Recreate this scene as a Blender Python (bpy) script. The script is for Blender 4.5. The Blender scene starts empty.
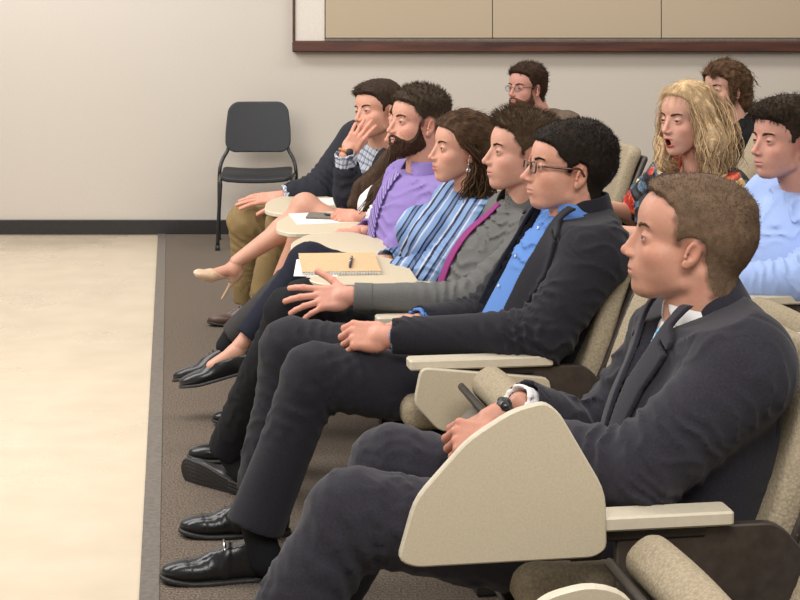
import bpy, bmesh, math, random
import numpy as np
from mathutils import Vector, Matrix

# ------------------------------------------------------------------ camera
SC = bpy.context.scene
F_PX, CAM_Z = 1700.0, 1.5           # focal length in pixels of the 800 px frame, eye height of the photographer
cam = bpy.data.cameras.new('camera')
cam.sensor_width = 36.0
cam.lens = F_PX / 800.0 * 36.0
cam.shift_y = -300.0 / 800.0
cam_o = bpy.data.objects.new('camera', cam)
SC.collection.objects.link(cam_o)
cam_o.location = (0, 0, CAM_Z)
cam_o.rotation_euler = (math.radians(90), 0, 0)
SC.camera = cam_o

# ------------------------------------------------------------------ world, lights, exposure
world = bpy.data.worlds.new('room_ambient'); SC.world = world
world.use_nodes = True
world.node_tree.nodes['Background'].inputs[0].default_value = (1.0, 0.96, 0.93, 1)
world.node_tree.nodes['Background'].inputs[1].default_value = 0.37

def area(name, loc, target, size, size_y, power, col):
    l = bpy.data.lights.new(name, 'AREA'); l.shape = 'RECTANGLE'
    l.size = size; l.size_y = size_y; l.energy = power; l.color = col
    o = bpy.data.objects.new(name, l); SC.collection.objects.link(o)
    o.location = loc
    o.rotation_euler = (Vector(target) - Vector(loc)).to_track_quat('-Z', 'Y').to_euler()
    return o
area('ceiling_light_stage', (-2.6, 5.6, 3.3), (-0.6, 6.4, 0.6), 2.4, 3.6, 192, (1.0, 0.965, 0.935))
area('ceiling_light_front', (0.2, 1.2, 3.3), (0.3, 5.0, 0.6), 2.6, 1.6, 132, (1.0, 0.955, 0.91))
area('ceiling_light_seats', (1.4, 6.3, 3.3), (0.9, 6.0, 0.4), 1.6, 4.0, 60, (1.0, 0.91, 0.80))
area('added_fill_wall_right', (1.6, 9.4, 3.3), (1.8, 10.9, 0.9), 3.4, 0.5, 46, (1.0, 0.96, 0.91))  # unseen fill light added to brighten the right part of the back wall
area('ceiling_light_wall_wash', (-2.9, 9.3, 3.3), (-2.6, 10.9, 0.9), 3.0, 0.5, 82, (0.97, 0.975, 1.0))
SC.view_settings.view_transform = 'Standard'
SC.view_settings.look = 'None'
SC.view_settings.exposure = 0.0
SC.view_settings.gamma = 1.0
SC.view_settings.use_curve_mapping = False

# ------------------------------------------------------------------ maths helpers
def V3(*a): return np.array(a, dtype=np.float64)
def nrm(v): v = np.asarray(v, float); return v / (np.linalg.norm(v) + 1e-12)
def at(px, py, Y):
    """point of the room at depth Y that the photograph shows at pixel (px, py)"""
    return V3((px - 400.0) / F_PX * Y, Y, CAM_Z - py * Y / F_PX)
def atz(px, py, z):
    Y = (CAM_Z - z) * F_PX / py
    return V3((px - 400.0) / F_PX * Y, Y, z)
def sstep(a, b, x):
    t = np.clip((x - a) / (b - a), 0, 1); return t * t * (3 - 2 * t)

def _hash(ix, iy, iz, seed):
    with np.errstate(over='ignore'):
        h = (ix.astype(np.uint32) * np.uint32(374761393) + iy.astype(np.uint32) * np.uint32(668265263)
             + iz.astype(np.uint32) * np.uint32(2147483647 - 91) + np.uint32(seed * 974711 + 17))
        h = (h ^ (h >> np.uint32(13))) * np.uint32(1274126177)
        h = h ^ (h >> np.uint32(16))
        h = h * np.uint32(2246822519); h = h ^ (h >> np.uint32(15))
    return (h & np.uint32(0xFFFF)).astype(np.float32) / 32767.5 - 1.0
def vnoise(P, s, seed=0):
    Q = np.asarray(P) * np.asarray(s) + 1000.0
    I = np.floor(Q).astype(np.int64); f = (Q - I).astype(np.float32); f = f * f * (3 - 2 * f)
    r = 0
    for dx in (0, 1):
        wx = f[:, 0] if dx else 1 - f[:, 0]
        for dy in (0, 1):
            wy = f[:, 1] if dy else 1 - f[:, 1]
            for dz in (0, 1):
                wz = f[:, 2] if dz else 1 - f[:, 2]
                r = r + wx * wy * wz * _hash(I[:, 0] + dx, I[:, 1] + dy, I[:, 2] + dz, seed)
    return r

def smin(a, b, k):
    h = np.clip(0.5 + 0.5 * (b - a) / k, 0, 1)
    return b * (1 - h) + a * h - k * h * (1 - h)
def smax(a, b, k): return -smin(-a, -b, k)
def U(k, *ds):
    r = ds[0]
    for d in ds[1:]: r = smin(r, d, k)
    return r
def ell(P, c, r, R=None):
    Q = P - np.asarray(c)
    if R is not None: Q = Q @ R
    r = np.asarray(r, float)
    k0 = np.sqrt(((Q / r) ** 2).sum(1)); k1 = np.sqrt(((Q / (r * r)) ** 2).sum(1))
    return k0 * (k0 - 1) / (k1 + 1e-9)
def sph(P, c, r): return np.sqrt(((P - np.asarray(c)) ** 2).sum(1)) - r
def cap(P, a, b, ra, rb=None):
    """round cone (linear radius)"""
    rb = ra if rb is None else rb
    a = np.asarray(a, float); b = np.asarray(b, float)
    ab = b - a; t = np.clip(((P - a) @ ab) / (ab @ ab + 1e-12), 0, 1)
    return np.sqrt(((P - a - t[:, None] * ab) ** 2).sum(1)) - (ra + (rb - ra) * t)
def box(P, c, h, r=0.0, R=None):
    Q = P - np.asarray(c)
    if R is not None: Q = Q @ R
    q = np.abs(Q) - (np.asarray(h) - r)
    return np.sqrt((np.maximum(q, 0) ** 2).sum(1)) + np.minimum(q.max(1), 0) - r
def poly2(x, y, pts):
    """signed distance (negative inside) to a closed 2-D polygon"""
    pts = np.asarray(pts, float); n = len(pts)
    d = np.full(x.shape, 1e9); s = np.ones(x.shape)
    for i in range(n):
        a = pts[i]; b = pts[i - 1]
        ex, ey = b - a; wx = x - a[0]; wy = y - a[1]
        t = np.clip((wx * ex + wy * ey) / (ex * ex + ey * ey + 1e-12), 0, 1)
        d = np.minimum(d, (wx - ex * t) ** 2 + (wy - ey * t) ** 2)
        c1 = y >= a[1]; c2 = y < b[1]; c3 = ex * wy > ey * wx
        fl = (c1 & c2 & c3) | (~c1 & ~c2 & ~c3)
        s = np.where(fl, -s, s)
    return s * np.sqrt(d)
def frame(x, z):
    """rotation matrix with columns x, y, z (z is only a hint)"""
    x = nrm(x); y = nrm(np.cross(z, x)); z = np.cross(x, y)
    return np.stack([x, y, z], 1)
def rot(axis, deg):
    return np.array(Matrix.Rotation(math.radians(deg), 3, axis))

def surf(f, lo, hi, h):
    """surface nets of the zero level of f inside the box lo..hi with step h"""
    lo = np.asarray(lo, float); hi = np.asarray(hi, float); B = 6
    nb = np.maximum(1, np.ceil((hi - lo) / (h * B)).astype(int)); n = nb * B
    bc = np.stack(np.meshgrid(*[(np.arange(k) + .5) * B * h for k in nb], indexing='ij'), -1).reshape(-1, 3) + lo
    bd = f(bc); act = np.abs(bd) < B * h * 0.87 * 1.7 + 0.006
    Vg = np.repeat(np.repeat(np.repeat(np.where(bd > 0, 1., -1.).reshape(nb), B, 0), B, 1), B, 2)
    ai = np.stack(np.unravel_index(np.nonzero(act)[0], nb), 1)
    if len(ai) == 0: return np.zeros((0, 3)), np.zeros((0, 4), int)
    off = np.stack(np.meshgrid(*[np.arange(B)] * 3, indexing='ij'), -1).reshape(-1, 3)
    idx = (ai[:, None, :] * B + off[None]).reshape(-1, 3)
    d = np.empty(len(idx))
    for s in range(0, len(idx), 400000):
        d[s:s + 400000] = f(idx[s:s + 400000] * h + lo)
    Vg[idx[:, 0], idx[:, 1], idx[:, 2]] = d
    S = Vg < 0
    c = [Vg[i:n[0] - 1 + i, j:n[1] - 1 + j, k:n[2] - 1 + k] for i in (0, 1) for j in (0, 1) for k in (0, 1)]
    sg = sum((x < 0).astype(np.int8) for x in c)
    m = (sg > 0) & (sg < 8); ci = np.stack(np.nonzero(m), 1)
    cv = np.stack([x[m] for x in c], 1)
    co = np.array([(i, j, k) for i in (0, 1) for j in (0, 1) for k in (0, 1)], float)
    acc = np.zeros((len(ci), 3)); cnt = np.zeros(len(ci))
    for a in range(8):
        for b in range(a + 1, 8):
            if abs(co[a] - co[b]).sum() != 1: continue
            va, vb = cv[:, a], cv[:, b]; cr = (va < 0) != (vb < 0)
            t = np.where(cr, va / np.where(cr, va - vb, 1), 0)
            acc += np.where(cr[:, None], co[a] + t[:, None] * (co[b] - co[a]), 0); cnt += cr
    verts = (ci + acc / cnt[:, None]) * h + lo
    vid = np.full(m.shape, -1, int); vid[m] = np.arange(len(ci))
    faces = []
    for ax in range(3):
        o1, o2 = (ax + 1) % 3, (ax + 2) % 3
        sl0 = [slice(None)] * 3; sl1 = [slice(None)] * 3
        sl0[ax] = slice(0, n[ax] - 1); sl1[ax] = slice(1, n[ax])
        cr = S[tuple(sl0)] != S[tuple(sl1)]
        ix = np.stack(np.nonzero(cr), 1)
        ix = ix[(ix[:, o1] > 0) & (ix[:, o2] > 0) & (ix[:, o1] < n[o1] - 1) & (ix[:, o2] < n[o2] - 1)]
        if len(ix) == 0: continue
        e1 = np.zeros(3, int); e1[o1] = 1; e2 = np.zeros(3, int); e2[o2] = 1
        q = [ix - e1 - e2, ix - e2, ix, ix - e1]
        q = np.stack([vid[p[:, 0], p[:, 1], p[:, 2]] for p in q], 1)
        ins = S[ix[:, 0], ix[:, 1], ix[:, 2]]
        q = np.where(ins[:, None], q, q[:, ::-1])
        faces.append(q)
    faces = np.concatenate(faces) if faces else np.zeros((0, 4), int)
    faces = faces[(faces >= 0).all(1)]
    return verts, faces

def join(parts):
    vs, fs, n = [], [], 0
    for v, f in parts:
        vs.append(v); fs.append(f + n); n += len(v)
    return np.concatenate(vs), np.concatenate(fs)

def mesh_obj(name, v, f, mat, parent=None, origin=(0, 0, 0), col=None, loc=None, smooth=True, flip=False):
    """one mesh object from arrays in room coordinates; origin is where the thing it belongs to stands"""
    me = bpy.data.meshes.new(name)
    v = np.asarray(v, float) - np.asarray(origin, float)
    me.vertices.add(len(v)); me.vertices.foreach_set('co', v.astype(np.float32).ravel())
    if isinstance(f, np.ndarray):
        if flip: f = f[:, ::-1]
        k = f.shape[1]
        me.loops.add(f.size); me.loops.foreach_set('vertex_index', f.astype(np.int32).ravel())
        me.polygons.add(len(f)); me.polygons.foreach_set('loop_start', (np.arange(len(f)) * k).astype(np.int32))
        me.update(calc_edges=True)
    else:
        bpy.data.meshes.remove(me); me = bpy.data.meshes.new(name)
        me.from_pydata([tuple(p) for p in v], [], [tuple(p) for p in f])
    me.validate()
    if smooth: me.polygons.foreach_set('use_smooth', [True] * len(me.polygons))
    if col is not None:
        a = me.attributes.new('Col', 'FLOAT_COLOR', 'POINT')
        a.data.foreach_set('color', np.concatenate([col, np.ones((len(col), 1))], 1).astype(np.float32).ravel())
    if loc is not None:
        a = me.attributes.new('loc', 'FLOAT_VECTOR', 'POINT')
        a.data.foreach_set('vector', np.asarray(loc, np.float32).ravel())
    me.materials.append(mat)
    o = bpy.data.objects.new(name, me); SC.collection.objects.link(o)
    if parent is None: o.location = origin
    else: o.parent = parent
    return o

def tube(pts, r, n=8, r2=None, caps=True):
    pts = np.asarray(pts, float); N = len(pts)
    rs = np.full(N, r) if np.isscalar(r) else np.asarray(r, float)
    T = np.gradient(pts, axis=0); T /= np.linalg.norm(T, axis=1)[:, None] + 1e-12
    up = V3(0, 0, 1) if abs(T[0][2]) < .9 else V3(1, 0, 0)
    u = nrm(np.cross(T[0], up)); vs = []
    for i in range(N):
        u = nrm(u - T[i] * (u @ T[i])); w = np.cross(T[i], u)
        a = np.arange(n) * 2 * math.pi / n
        k = 1 if r2 is None else r2
        vs.append(pts[i] + rs[i] * (np.cos(a)[:, None] * u + k * np.sin(a)[:, None] * w))
    v = np.concatenate(vs); f = []
    for i in range(N - 1):
        for j in range(n):
            f.append((i * n + j, i * n + (j + 1) % n, (i + 1) * n + (j + 1) % n, (i + 1) * n + j))
    f = np.array(f)
    if caps:
        v = np.concatenate([v, pts[:1], pts[-1:]]); a, b = len(v) - 2, len(v) - 1; g = []
        for j in range(n):
            g.append((a, (j + 1) % n, j, a)); g.append((b, (N - 1) * n + j, (N - 1) * n + (j + 1) % n, b))
        f = [tuple(x) for x in f] + [(x[0], x[1], x[2]) for x in g]
    return v, f
def joinl(parts):
    vs, fs, n = [], [], 0
    for v, f in parts:
        vs.append(np.asarray(v, float)); fs += [tuple(int(i) + n for i in q) for q in f]; n += len(v)
    return np.concatenate(vs), fs
def curve_pts(P, n):
    """Catmull-Rom through P"""
    P = np.asarray(P, float); P = np.concatenate([[2 * P[0] - P[1]], P, [2 * P[-1] - P[-2]]])
    out = []
    for i in range(1, len(P) - 2):
        for t in np.arange(n) / n:
            a, b, c, d = P[i - 1:i + 3]
            out.append(.5 * ((2 * b) + (-a + c) * t + (2 * a - 5 * b + 4 * c - d) * t * t + (-a + 3 * b - 3 * c + d) * t ** 3))
    out.append(P[-2]); return np.array(out)
def prism(pts2, z0, z1, M=None, bevel=0.0):
    """vertical extrusion of an outline with an optional small bevelled top and bottom rim; M maps to the room"""
    pts2 = np.asarray(pts2, float); n = len(pts2)
    c = pts2.mean(0)
    d1 = np.roll(pts2, -1, 0) - pts2; d0 = pts2 - np.roll(pts2, 1, 0)
    n1 = np.stack([d1[:, 1], -d1[:, 0]], 1); n1 /= np.linalg.norm(n1, axis=1)[:, None] + 1e-9
    n0 = np.stack([d0[:, 1], -d0[:, 0]], 1); n0 /= np.linalg.norm(n0, axis=1)[:, None] + 1e-9
    nn = n1 + n0; nn /= np.linalg.norm(nn, axis=1)[:, None] + 1e-9
    area2 = (pts2[:, 0] * np.roll(pts2[:, 1], -1) - pts2[:, 1] * np.roll(pts2[:, 0], -1)).sum()
    if area2 < 0: nn = -nn
    b = bevel; rings = [(pts2 - nn * b, z0), (pts2, z0 + b), (pts2, z1 - b), (pts2 - nn * b, z1)] if b > 0 else [(pts2, z0), (pts2, z1)]
    v = np.concatenate([np.concatenate([p, np.full((n, 1), z)], 1) for p, z in rings]); f = []
    for k in range(len(rings) - 1):
        for j in range(n):
            f.append((k * n + j, k * n + (j + 1) % n, (k + 1) * n + (j + 1) % n, (k + 1) * n + j))
    f.append(tuple(range(n))[::-1]); f.append(tuple((len(rings) - 1) * n + j for j in range(n)))
    if area2 < 0: f = [q[::-1] for q in f]
    if M is not None: v = v @ np.asarray(M[0]).T + np.asarray(M[1])
    return v, f
def bbox(c, h, R=None, b=0.004):
    """bevelled box: centre, half sizes, rotation"""
    v, f = prism([(-h[0], -h[1]), (h[0], -h[1]), (h[0], h[1]), (-h[0], h[1])], -h[2], h[2], None, min(b, min(h) * .4))
    if R is not None: v = v @ np.asarray(R).T
    return v + np.asarray(c), f

def tag(o, label=None, cat=None, group=None, kind=None):
    if label: o['label'] = label
    if cat: o['category'] = cat
    if group: o['group'] = group
    if kind: o['kind'] = kind
    return o
def empty(name, loc, R=None):
    o = bpy.data.objects.new(name, None); SC.collection.objects.link(o)
    o.empty_display_size = .1
    if R is not None:
        M = Matrix([list(r) for r in np.asarray(R)]).to_4x4(); o.matrix_world = Matrix.Translation(Vector(loc)) @ M
    else: o.location = loc
    return o
def copy_tree(o, parent=None):
    c = o.copy(); SC.collection.objects.link(c); c.parent = parent
    for ch in [x for x in list(o.children)]: copy_tree(ch, c)
    return c

# ------------------------------------------------------------------ materials
def mat(name, col=(.8, .8, .8), rough=.6, metal=0., spec=.5, noise=0., nscale=60., bump=0., bscale=200., attr=False,
        weave=0., wscale=900., sss=0., coat=0., sheen=0., stretch=None):
    m = bpy.data.materials.new(name); m.use_nodes = True
    nt = m.node_tree; N = nt.nodes; L = nt.links; b = N['Principled BSDF']
    b.inputs['Base Color'].default_value = (*col, 1); b.inputs['Roughness'].default_value = rough
    b.inputs['Metallic'].default_value = metal; b.inputs['Specular IOR Level'].default_value = spec
    b.inputs['Coat Weight'].default_value = coat
    b.inputs['Sheen Weight'].default_value = sheen
    if sss:
        b.inputs['Subsurface Weight'].default_value = sss; b.inputs['Subsurface Radius'].default_value = (.012, .004, .002)
        b.inputs['Subsurface Scale'].default_value = 1.0
    tc = N.new('ShaderNodeTexCoord'); src = tc.outputs['Object']
    if stretch:
        mp = N.new('ShaderNodeMapping'); mp.inputs['Scale'].default_value = stretch; L.new(src, mp.inputs[0]); src = mp.outputs[0]
    cout = None
    if attr:
        a = N.new('ShaderNodeAttribute'); a.attribute_name = 'Col'; cout = a.outputs['Color']
    if noise:
        n = N.new('ShaderNodeTexNoise'); n.inputs['Scale'].default_value = nscale; n.inputs['Detail'].default_value = 5
        L.new(src, n.inputs['Vector'])
        mr = N.new('ShaderNodeMapRange'); mr.inputs[1].default_value = .25; mr.inputs[2].default_value = .75
        mr.inputs[3].default_value = 1 - noise; mr.inputs[4].default_value = 1 + noise
        L.new(n.outputs[0], mr.inputs[0])
        mx = N.new('ShaderNodeVectorMath'); mx.operation = 'SCALE'
        if cout is not None: L.new(cout, mx.inputs[0])
        else: mx.inputs[0].default_value = col
        L.new(mr.outputs[0], mx.inputs['Scale']); cout = mx.outputs[0]
    if cout is not None: L.new(cout, b.inputs['Base Color'])
    if bump or weave:
        bn = N.new('ShaderNodeBump'); bn.inputs['Distance'].default_value = .002
        if weave:
            w1 = N.new('ShaderNodeTexWave'); w1.inputs['Scale'].default_value = wscale / 6.28; L.new(src, w1.inputs[0])
            w1.bands_direction = 'X'
            w2 = N.new('ShaderNodeTexWave'); w2.inputs['Scale'].default_value = wscale / 6.28; L.new(src, w2.inputs[0])
            w2.bands_direction = 'Z'
            ad = N.new('ShaderNodeMath'); ad.operation = 'ADD'; L.new(w1.outputs[1], ad.inputs[0]); L.new(w2.outputs[1], ad.inputs[1])
            L.new(ad.outputs[0], bn.inputs['Height']); bn.inputs['Strength'].default_value = weave
        else:
            n2 = N.new('ShaderNodeTexNoise'); n2.inputs['Scale'].default_value = bscale; n2.inputs['Detail'].default_value = 4
            L.new(src, n2.inputs['Vector']); L.new(n2.outputs[0], bn.inputs['Height']); bn.inputs['Strength'].default_value = bump
        L.new(bn.outputs[0], b.inputs['Normal'])
    return m

# ------------------------------------------------------------------ the room
def quad_obj(name, pts, m, kind='structure', thick=None):
    o = mesh_obj(name, pts, [tuple(range(len(pts)))], m, smooth=False); o['kind'] = kind; return o
def box_obj(name, lo, hi, m, parent=None, b=.004, **k):
    lo = np.array(lo, float); hi = np.array(hi, float)
    v, f = bbox((lo + hi) / 2, (hi - lo) / 2, None, b)
    return mesh_obj(name, v, f, m, parent, smooth=False, **k)

def grain_mat(name, c1, c2, scale, rough, bump=.2, bscale=None, spec=.5, coat=0., detail=6, stretch=(1, 1, 1)):
    m = bpy.data.materials.new(name); m.use_nodes = True; N = m.node_tree.nodes; L = m.node_tree.links; b = N['Principled BSDF']
    tc = N.new('ShaderNodeTexCoord'); mp = N.new('ShaderNodeMapping'); mp.inputs['Scale'].default_value = stretch
    L.new(tc.outputs['Object'], mp.inputs[0])
    n = N.new('ShaderNodeTexNoise'); n.inputs['Scale'].default_value = scale; n.inputs['Detail'].default_value = detail
    L.new(mp.outputs[0], n.inputs['Vector'])
    r = N.new('ShaderNodeValToRGB'); r.color_ramp.elements[0].position = .32; r.color_ramp.elements[1].position = .68
    r.color_ramp.elements[0].color = (*c1, 1); r.color_ramp.elements[1].color = (*c2, 1)
    L.new(n.outputs[0], r.inputs[0]); L.new(r.outputs[0], b.inputs['Base Color'])
    b.inputs['Roughness'].default_value = rough; b.inputs['Specular IOR Level'].default_value = spec; b.inputs['Coat Weight'].default_value = coat
    if bump:
        n2 = N.new('ShaderNodeTexNoise'); n2.inputs['Scale'].default_value = bscale or scale; n2.inputs['Detail'].default_value = 4
        L.new(mp.outputs[0], n2.inputs['Vector']); bn = N.new('ShaderNodeBump'); bn.inputs['Strength'].default_value = bump
        bn.inputs['Distance'].default_value = .003; L.new(n2.outputs[0], bn.inputs['Height']); L.new(bn.outputs[0], b.inputs['Normal'])
    return m
M_WALL = grain_mat('wall_vinyl', (.50, .45, .385), (.57, .515, .445), 160, .75, .25, 220)
M_PANEL = grain_mat('panel_fabric', (.39, .31, .215), (.46, .375, .265), 240, .9, .5, 400)
M_PILASTER = grain_mat('pilaster_paint', (.60, .55, .48), (.66, .60, .53), 90, .7, .15)
M_WOOD = grain_mat('dark_wood', (.035, .009, .004), (.10, .030, .014), 30, .35, .2, 60, coat=.3, stretch=(.08, 1, 1))
M_BASE = grain_mat('black_vinyl_base', (.012, .011, .011), (.022, .020, .019), 60, .4, .1)
M_STRIP = grain_mat('edge_strip_rubber', (.10, .085, .07), (.17, .145, .12), 60, .45, .1)

def lino_mat():
    m = grain_mat('cream_linoleum', (.57, .475, .345), (.64, .535, .395), 5, .28, .04, 14, coat=.15)
    N = m.node_tree.nodes; L = m.node_tree.links; b = N['Principled BSDF']
    tc = N.new('ShaderNodeTexCoord'); n = N.new('ShaderNodeTexNoise'); n.inputs['Scale'].default_value = 1.2; n.inputs['Detail'].default_value = 6
    L.new(tc.outputs['Object'], n.inputs['Vector'])
    mr = N.new('ShaderNodeMapRange'); mr.inputs[1].default_value = .3; mr.inputs[2].default_value = .7; mr.inputs[3].default_value = .20; mr.inputs[4].default_value = .42
    L.new(n.outputs[0], mr.inputs[0]); L.new(mr.outputs[0], b.inputs['Roughness'])
    return m
def carpet_mat():
    m = grain_mat('brown_loop_carpet', (.062, .049, .038), (.245, .197, .155), 170, .95, 1., 260, spec=.1, detail=3)
    N = m.node_tree.nodes; L = m.node_tree.links; b = N['Principled BSDF']
    base = b.inputs['Base Color'].links[0].from_socket
    tc = N.new('ShaderNodeTexCoord'); w = N.new('ShaderNodeTexWave'); w.inputs['Scale'].default_value = 26; w.inputs['Distortion'].default_value = 1.5
    w.inputs['Detail'].default_value = 3; w.bands_direction = 'Y'
    L.new(tc.outputs['Object'], w.inputs[0])
    mr = N.new('ShaderNodeMapRange'); mr.inputs[3].default_value = .84; mr.inputs[4].default_value = 1.14; L.new(w.outputs[1], mr.inputs[0])
    mx = N.new('ShaderNodeVectorMath'); mx.operation = 'SCALE'; L.new(base, mx.inputs[0]); L.new(mr.outputs[0], mx.inputs['Scale'])
    L.new(mx.outputs[0], b.inputs['Base Color'])
    return m

WY = 10.9
def xedge(Y): return -.6325 + (-1.525 + .6325) * (Y - 4.25) / (10.85 - 4.25)
def slab(name, pts2, z0, z1, m):
    v, f = prism(pts2, z0, z1); o = mesh_obj(name, v, f, m, smooth=False); o['kind'] = 'structure'; return o
slab('floor', [(-5, .5), (5, .5), (5, WY), (-5, WY)], -.06, -.008, lino_mat())
Y0, Y1 = .5, WY
slab('floor', [(xedge(Y0) + .03, Y0), (5, Y0), (5, Y1), (xedge(Y1) + .03, Y1)], -.0079, 0., carpet_mat())
slab('trim_1', [(xedge(Y0) - .02, Y0), (xedge(Y0) + .03, Y0), (xedge(Y1) + .03, Y1), (xedge(Y1) - .02, Y1)], -.0079, .003, M_STRIP)
w = box_obj('wall_back', (-5, WY, -.06), (5, WY + .1, 3.2), M_WALL, b=0); w['kind'] = 'structure'
w = box_obj('baseboard_back', (-5, WY - .014, 0), (5, WY, .092), M_BASE, b=.003); w['kind'] = 'structure'
w = box_obj('trim_2', (-.686, WY - .075, 1.168), (5, WY, 1.238), M_WOOD, b=.006); w['kind'] = 'structure'
w = box_obj('trim_3', (-.686, WY - .05, 1.238), (-.672, WY, 2.4), M_WOOD, b=.002); w['kind'] = 'structure'
w = box_obj('trim_4', (-.670, WY - .035, 1.238), (-.482, WY, 2.4), M_PILASTER, b=.003); w['kind'] = 'structure'
w = box_obj('trim_5', (-.480, WY - .055, 1.238), (5, WY, 1.252), M_STRIP, b=.002); w['kind'] = 'structure'
xs = [-.478, .590, 1.668, 2.75, 3.83]
for i in range(4):
    p = box_obj('acoustic_panel', (xs[i] + .003, WY - .05, 1.255), (xs[i + 1] - .003, WY - .001, 2.35), M_PANEL, b=.006,
                origin=(0, 0, 0))
    tag(p, ['tan fabric wall panel next to the pale pilaster, leftmost panel', 'tan fabric wall panel second from the left above the wooden rail',
            'tan fabric wall panel at the right end above the wooden rail', 'tan fabric wall panel beyond the right edge of the rail'][i],
        'wall panel', 'fabric panels above the wooden rail')

# ------------------------------------------------------------------ auditorium seats
M_FAB = None
def seat_fabric():
    m = bpy.data.materials.new('beige_seat_fabric'); m.use_nodes = True; N = m.node_tree.nodes; L = m.node_tree.links; b = N['Principled BSDF']
    tc = N.new('ShaderNodeTexCoord')
    v = N.new('ShaderNodeTexVoronoi'); v.inputs['Scale'].default_value = 150; L.new(tc.outputs['Object'], v.inputs['Vector'])
    n = N.new('ShaderNodeTexNoise'); n.inputs['Scale'].default_value = 300; n.inputs['Detail'].default_value = 3; L.new(tc.outputs['Object'], n.inputs['Vector'])
    r = N.new('ShaderNodeValToRGB'); r.color_ramp.elements[0].position = .1; r.color_ramp.elements[1].position = .75
    r.color_ramp.elements[0].color = (.41, .345, .24, 1); r.color_ramp.elements[1].color = (.31, .255, .175, 1)
    L.new(v.outputs['Distance'], r.inputs[0])
    mr = N.new('ShaderNodeMapRange'); mr.inputs[3].default_value = .7; mr.inputs[4].default_value = 1.3; L.new(n.outputs[0], mr.inputs[0])
    mx = N.new('ShaderNodeVectorMath'); mx.operation = 'SCALE'; L.new(r.outputs[0], mx.inputs[0]); L.new(mr.outputs[0], mx.inputs['Scale'])
    L.new(mx.outputs[0], b.inputs['Base Color']); b.inputs['Roughness'].default_value = .9; b.inputs['Specular IOR Level'].default_value = .2
    bn = N.new('ShaderNodeBump'); bn.inputs['Strength'].default_value = .5; bn.inputs['Distance'].default_value = .002
    L.new(v.outputs['Distance'], bn.inputs['Height']); L.new(bn.outputs[0], b.inputs['Normal'])
    return m
M_FAB = seat_fabric()
M_SHELL = grain_mat('brown_plastic_shell', (.040, .030, .024), (.060, .047, .038), 40, .38, .05)
M_SHELL2 = grain_mat('taupe_plastic_liner', (.16, .135, .11), (.19, .16, .13), 40, .5, .05)
M_LAM = grain_mat('beige_laminate', (.50, .43, .305), (.56, .485, .35), 260, .45, .03)
M_EDGE = grain_mat('cream_laminate_edge', (.56, .50, .385), (.60, .54, .42), 60, .4, .02)
M_IRON = grain_mat('dark_brown_metal', (.018, .014, .012), (.03, .024, .02), 60, .4, .05)

RA = math.radians(9.0)
FW = V3(-math.cos(RA), -math.sin(RA), 0); LF = V3(math.sin(RA), -math.cos(RA), 0); UP = V3(0, 0, 1)
RS = np.stack([FW, LF, UP], 1)
def rowx(Y): return .29 - .154 * (Y - 4.607)
def seat_pt(O, u, v, z): return np.asarray(O) + FW * u + LF * v + UP * z

BACK = [(-.10, .42), (-.37, 1.00)]
def back_geo(ztop=1.0):
    a = V3(-.115, 0, .43); b = V3(-.115 - .465 * (ztop - .43), 0, ztop)
    up = nrm(b - a); fw = nrm(np.cross(V3(0, 1, 0), up)); R = np.stack([fw, V3(0, 1, 0), up], 1); c = (a + b) / 2; hl = np.linalg.norm(b - a) / 2
    def f(P):
        Q = (P - c) @ R
        hw = .25 - .03 * sstep(-.3, 1, Q[:, 2] / hl)
        x = Q[:, 0] + .10 * (Q[:, 1] ** 2) * -1.2 - .012 * np.sin((Q[:, 2] / hl) * 2.2)
        q = np.stack([np.abs(x) - .030, np.abs(Q[:, 1]) - hw + .045, np.abs(Q[:, 2]) - hl + .045], 1)
        rim = np.sqrt((np.maximum(q[:, 1:], 0) ** 2).sum(1)) + np.minimum(np.maximum(q[:, 1], q[:, 2]), 0) - .045
        w = np.stack([q[:, 0] + .022, rim + .022], 1)
        return np.sqrt((np.maximum(w, 0) ** 2).sum(1)) + np.minimum(w.max(1), 0) - .022
    v, fa = surf(f, (-.48, -.30, .36), (.0, .30, ztop + .07), .009)
    # hard shell behind
    def g(P):
        Q = (P - c) @ R
        hw = .255 - .03 * sstep(-.3, 1, Q[:, 2] / hl)
        return box(np.stack([Q[:, 0] + .036 - .12 * Q[:, 1] ** 2, Q[:, 1] / hw * .25, Q[:, 2] + .02], 1), (0, 0, 0), (.013, .25, hl), .012)
    v2, f2 = surf(g, (-.50, -.30, .32), (.0, .30, ztop + .07), .0075)
    return (v, fa), (v2, f2)
def cushion_geo(up):
    """pad and tray about the hinge at (-.12, .40); tipped up by `up` degrees"""
    H = V3(-.12, 0, .405) if up == 0 else V3(-.055, 0, .295); Rm = rot('Y', -up); L_ = .215 if up == 0 else .182
    def pad(P):
        Q = (P - H) @ Rm
        x = Q[:, 0]
        th = .050 + .010 * sstep(.1, .4, x); z = Q[:, 2] - .028 - .012 * np.cos(Q[:, 1] * 5)
        return box(np.stack([x, Q[:, 1], z], 1), (L_, 0, 0), (L_ + .01, .235, .044), .036)
    def tray(P):
        Q = (P - H) @ Rm
        d = box(Q, (L_ - .005, 0, -.020), (L_ + .017, .243, .009), .004)
        return d
    lo = (-.25, -.27, .22); hi = (.40, .27, .90)
    def pan(P):
        Q = (P - H) @ Rm
        return box(Q, (L_ - .02, 0, -.055), (L_ - .02, .215, .034), .010)
    return surf(pad, lo, hi, .009), surf(tray, lo, hi, .0060), surf(pan, lo, hi, .0075)
ARM_V, ARM_Z = .29, .600
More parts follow.
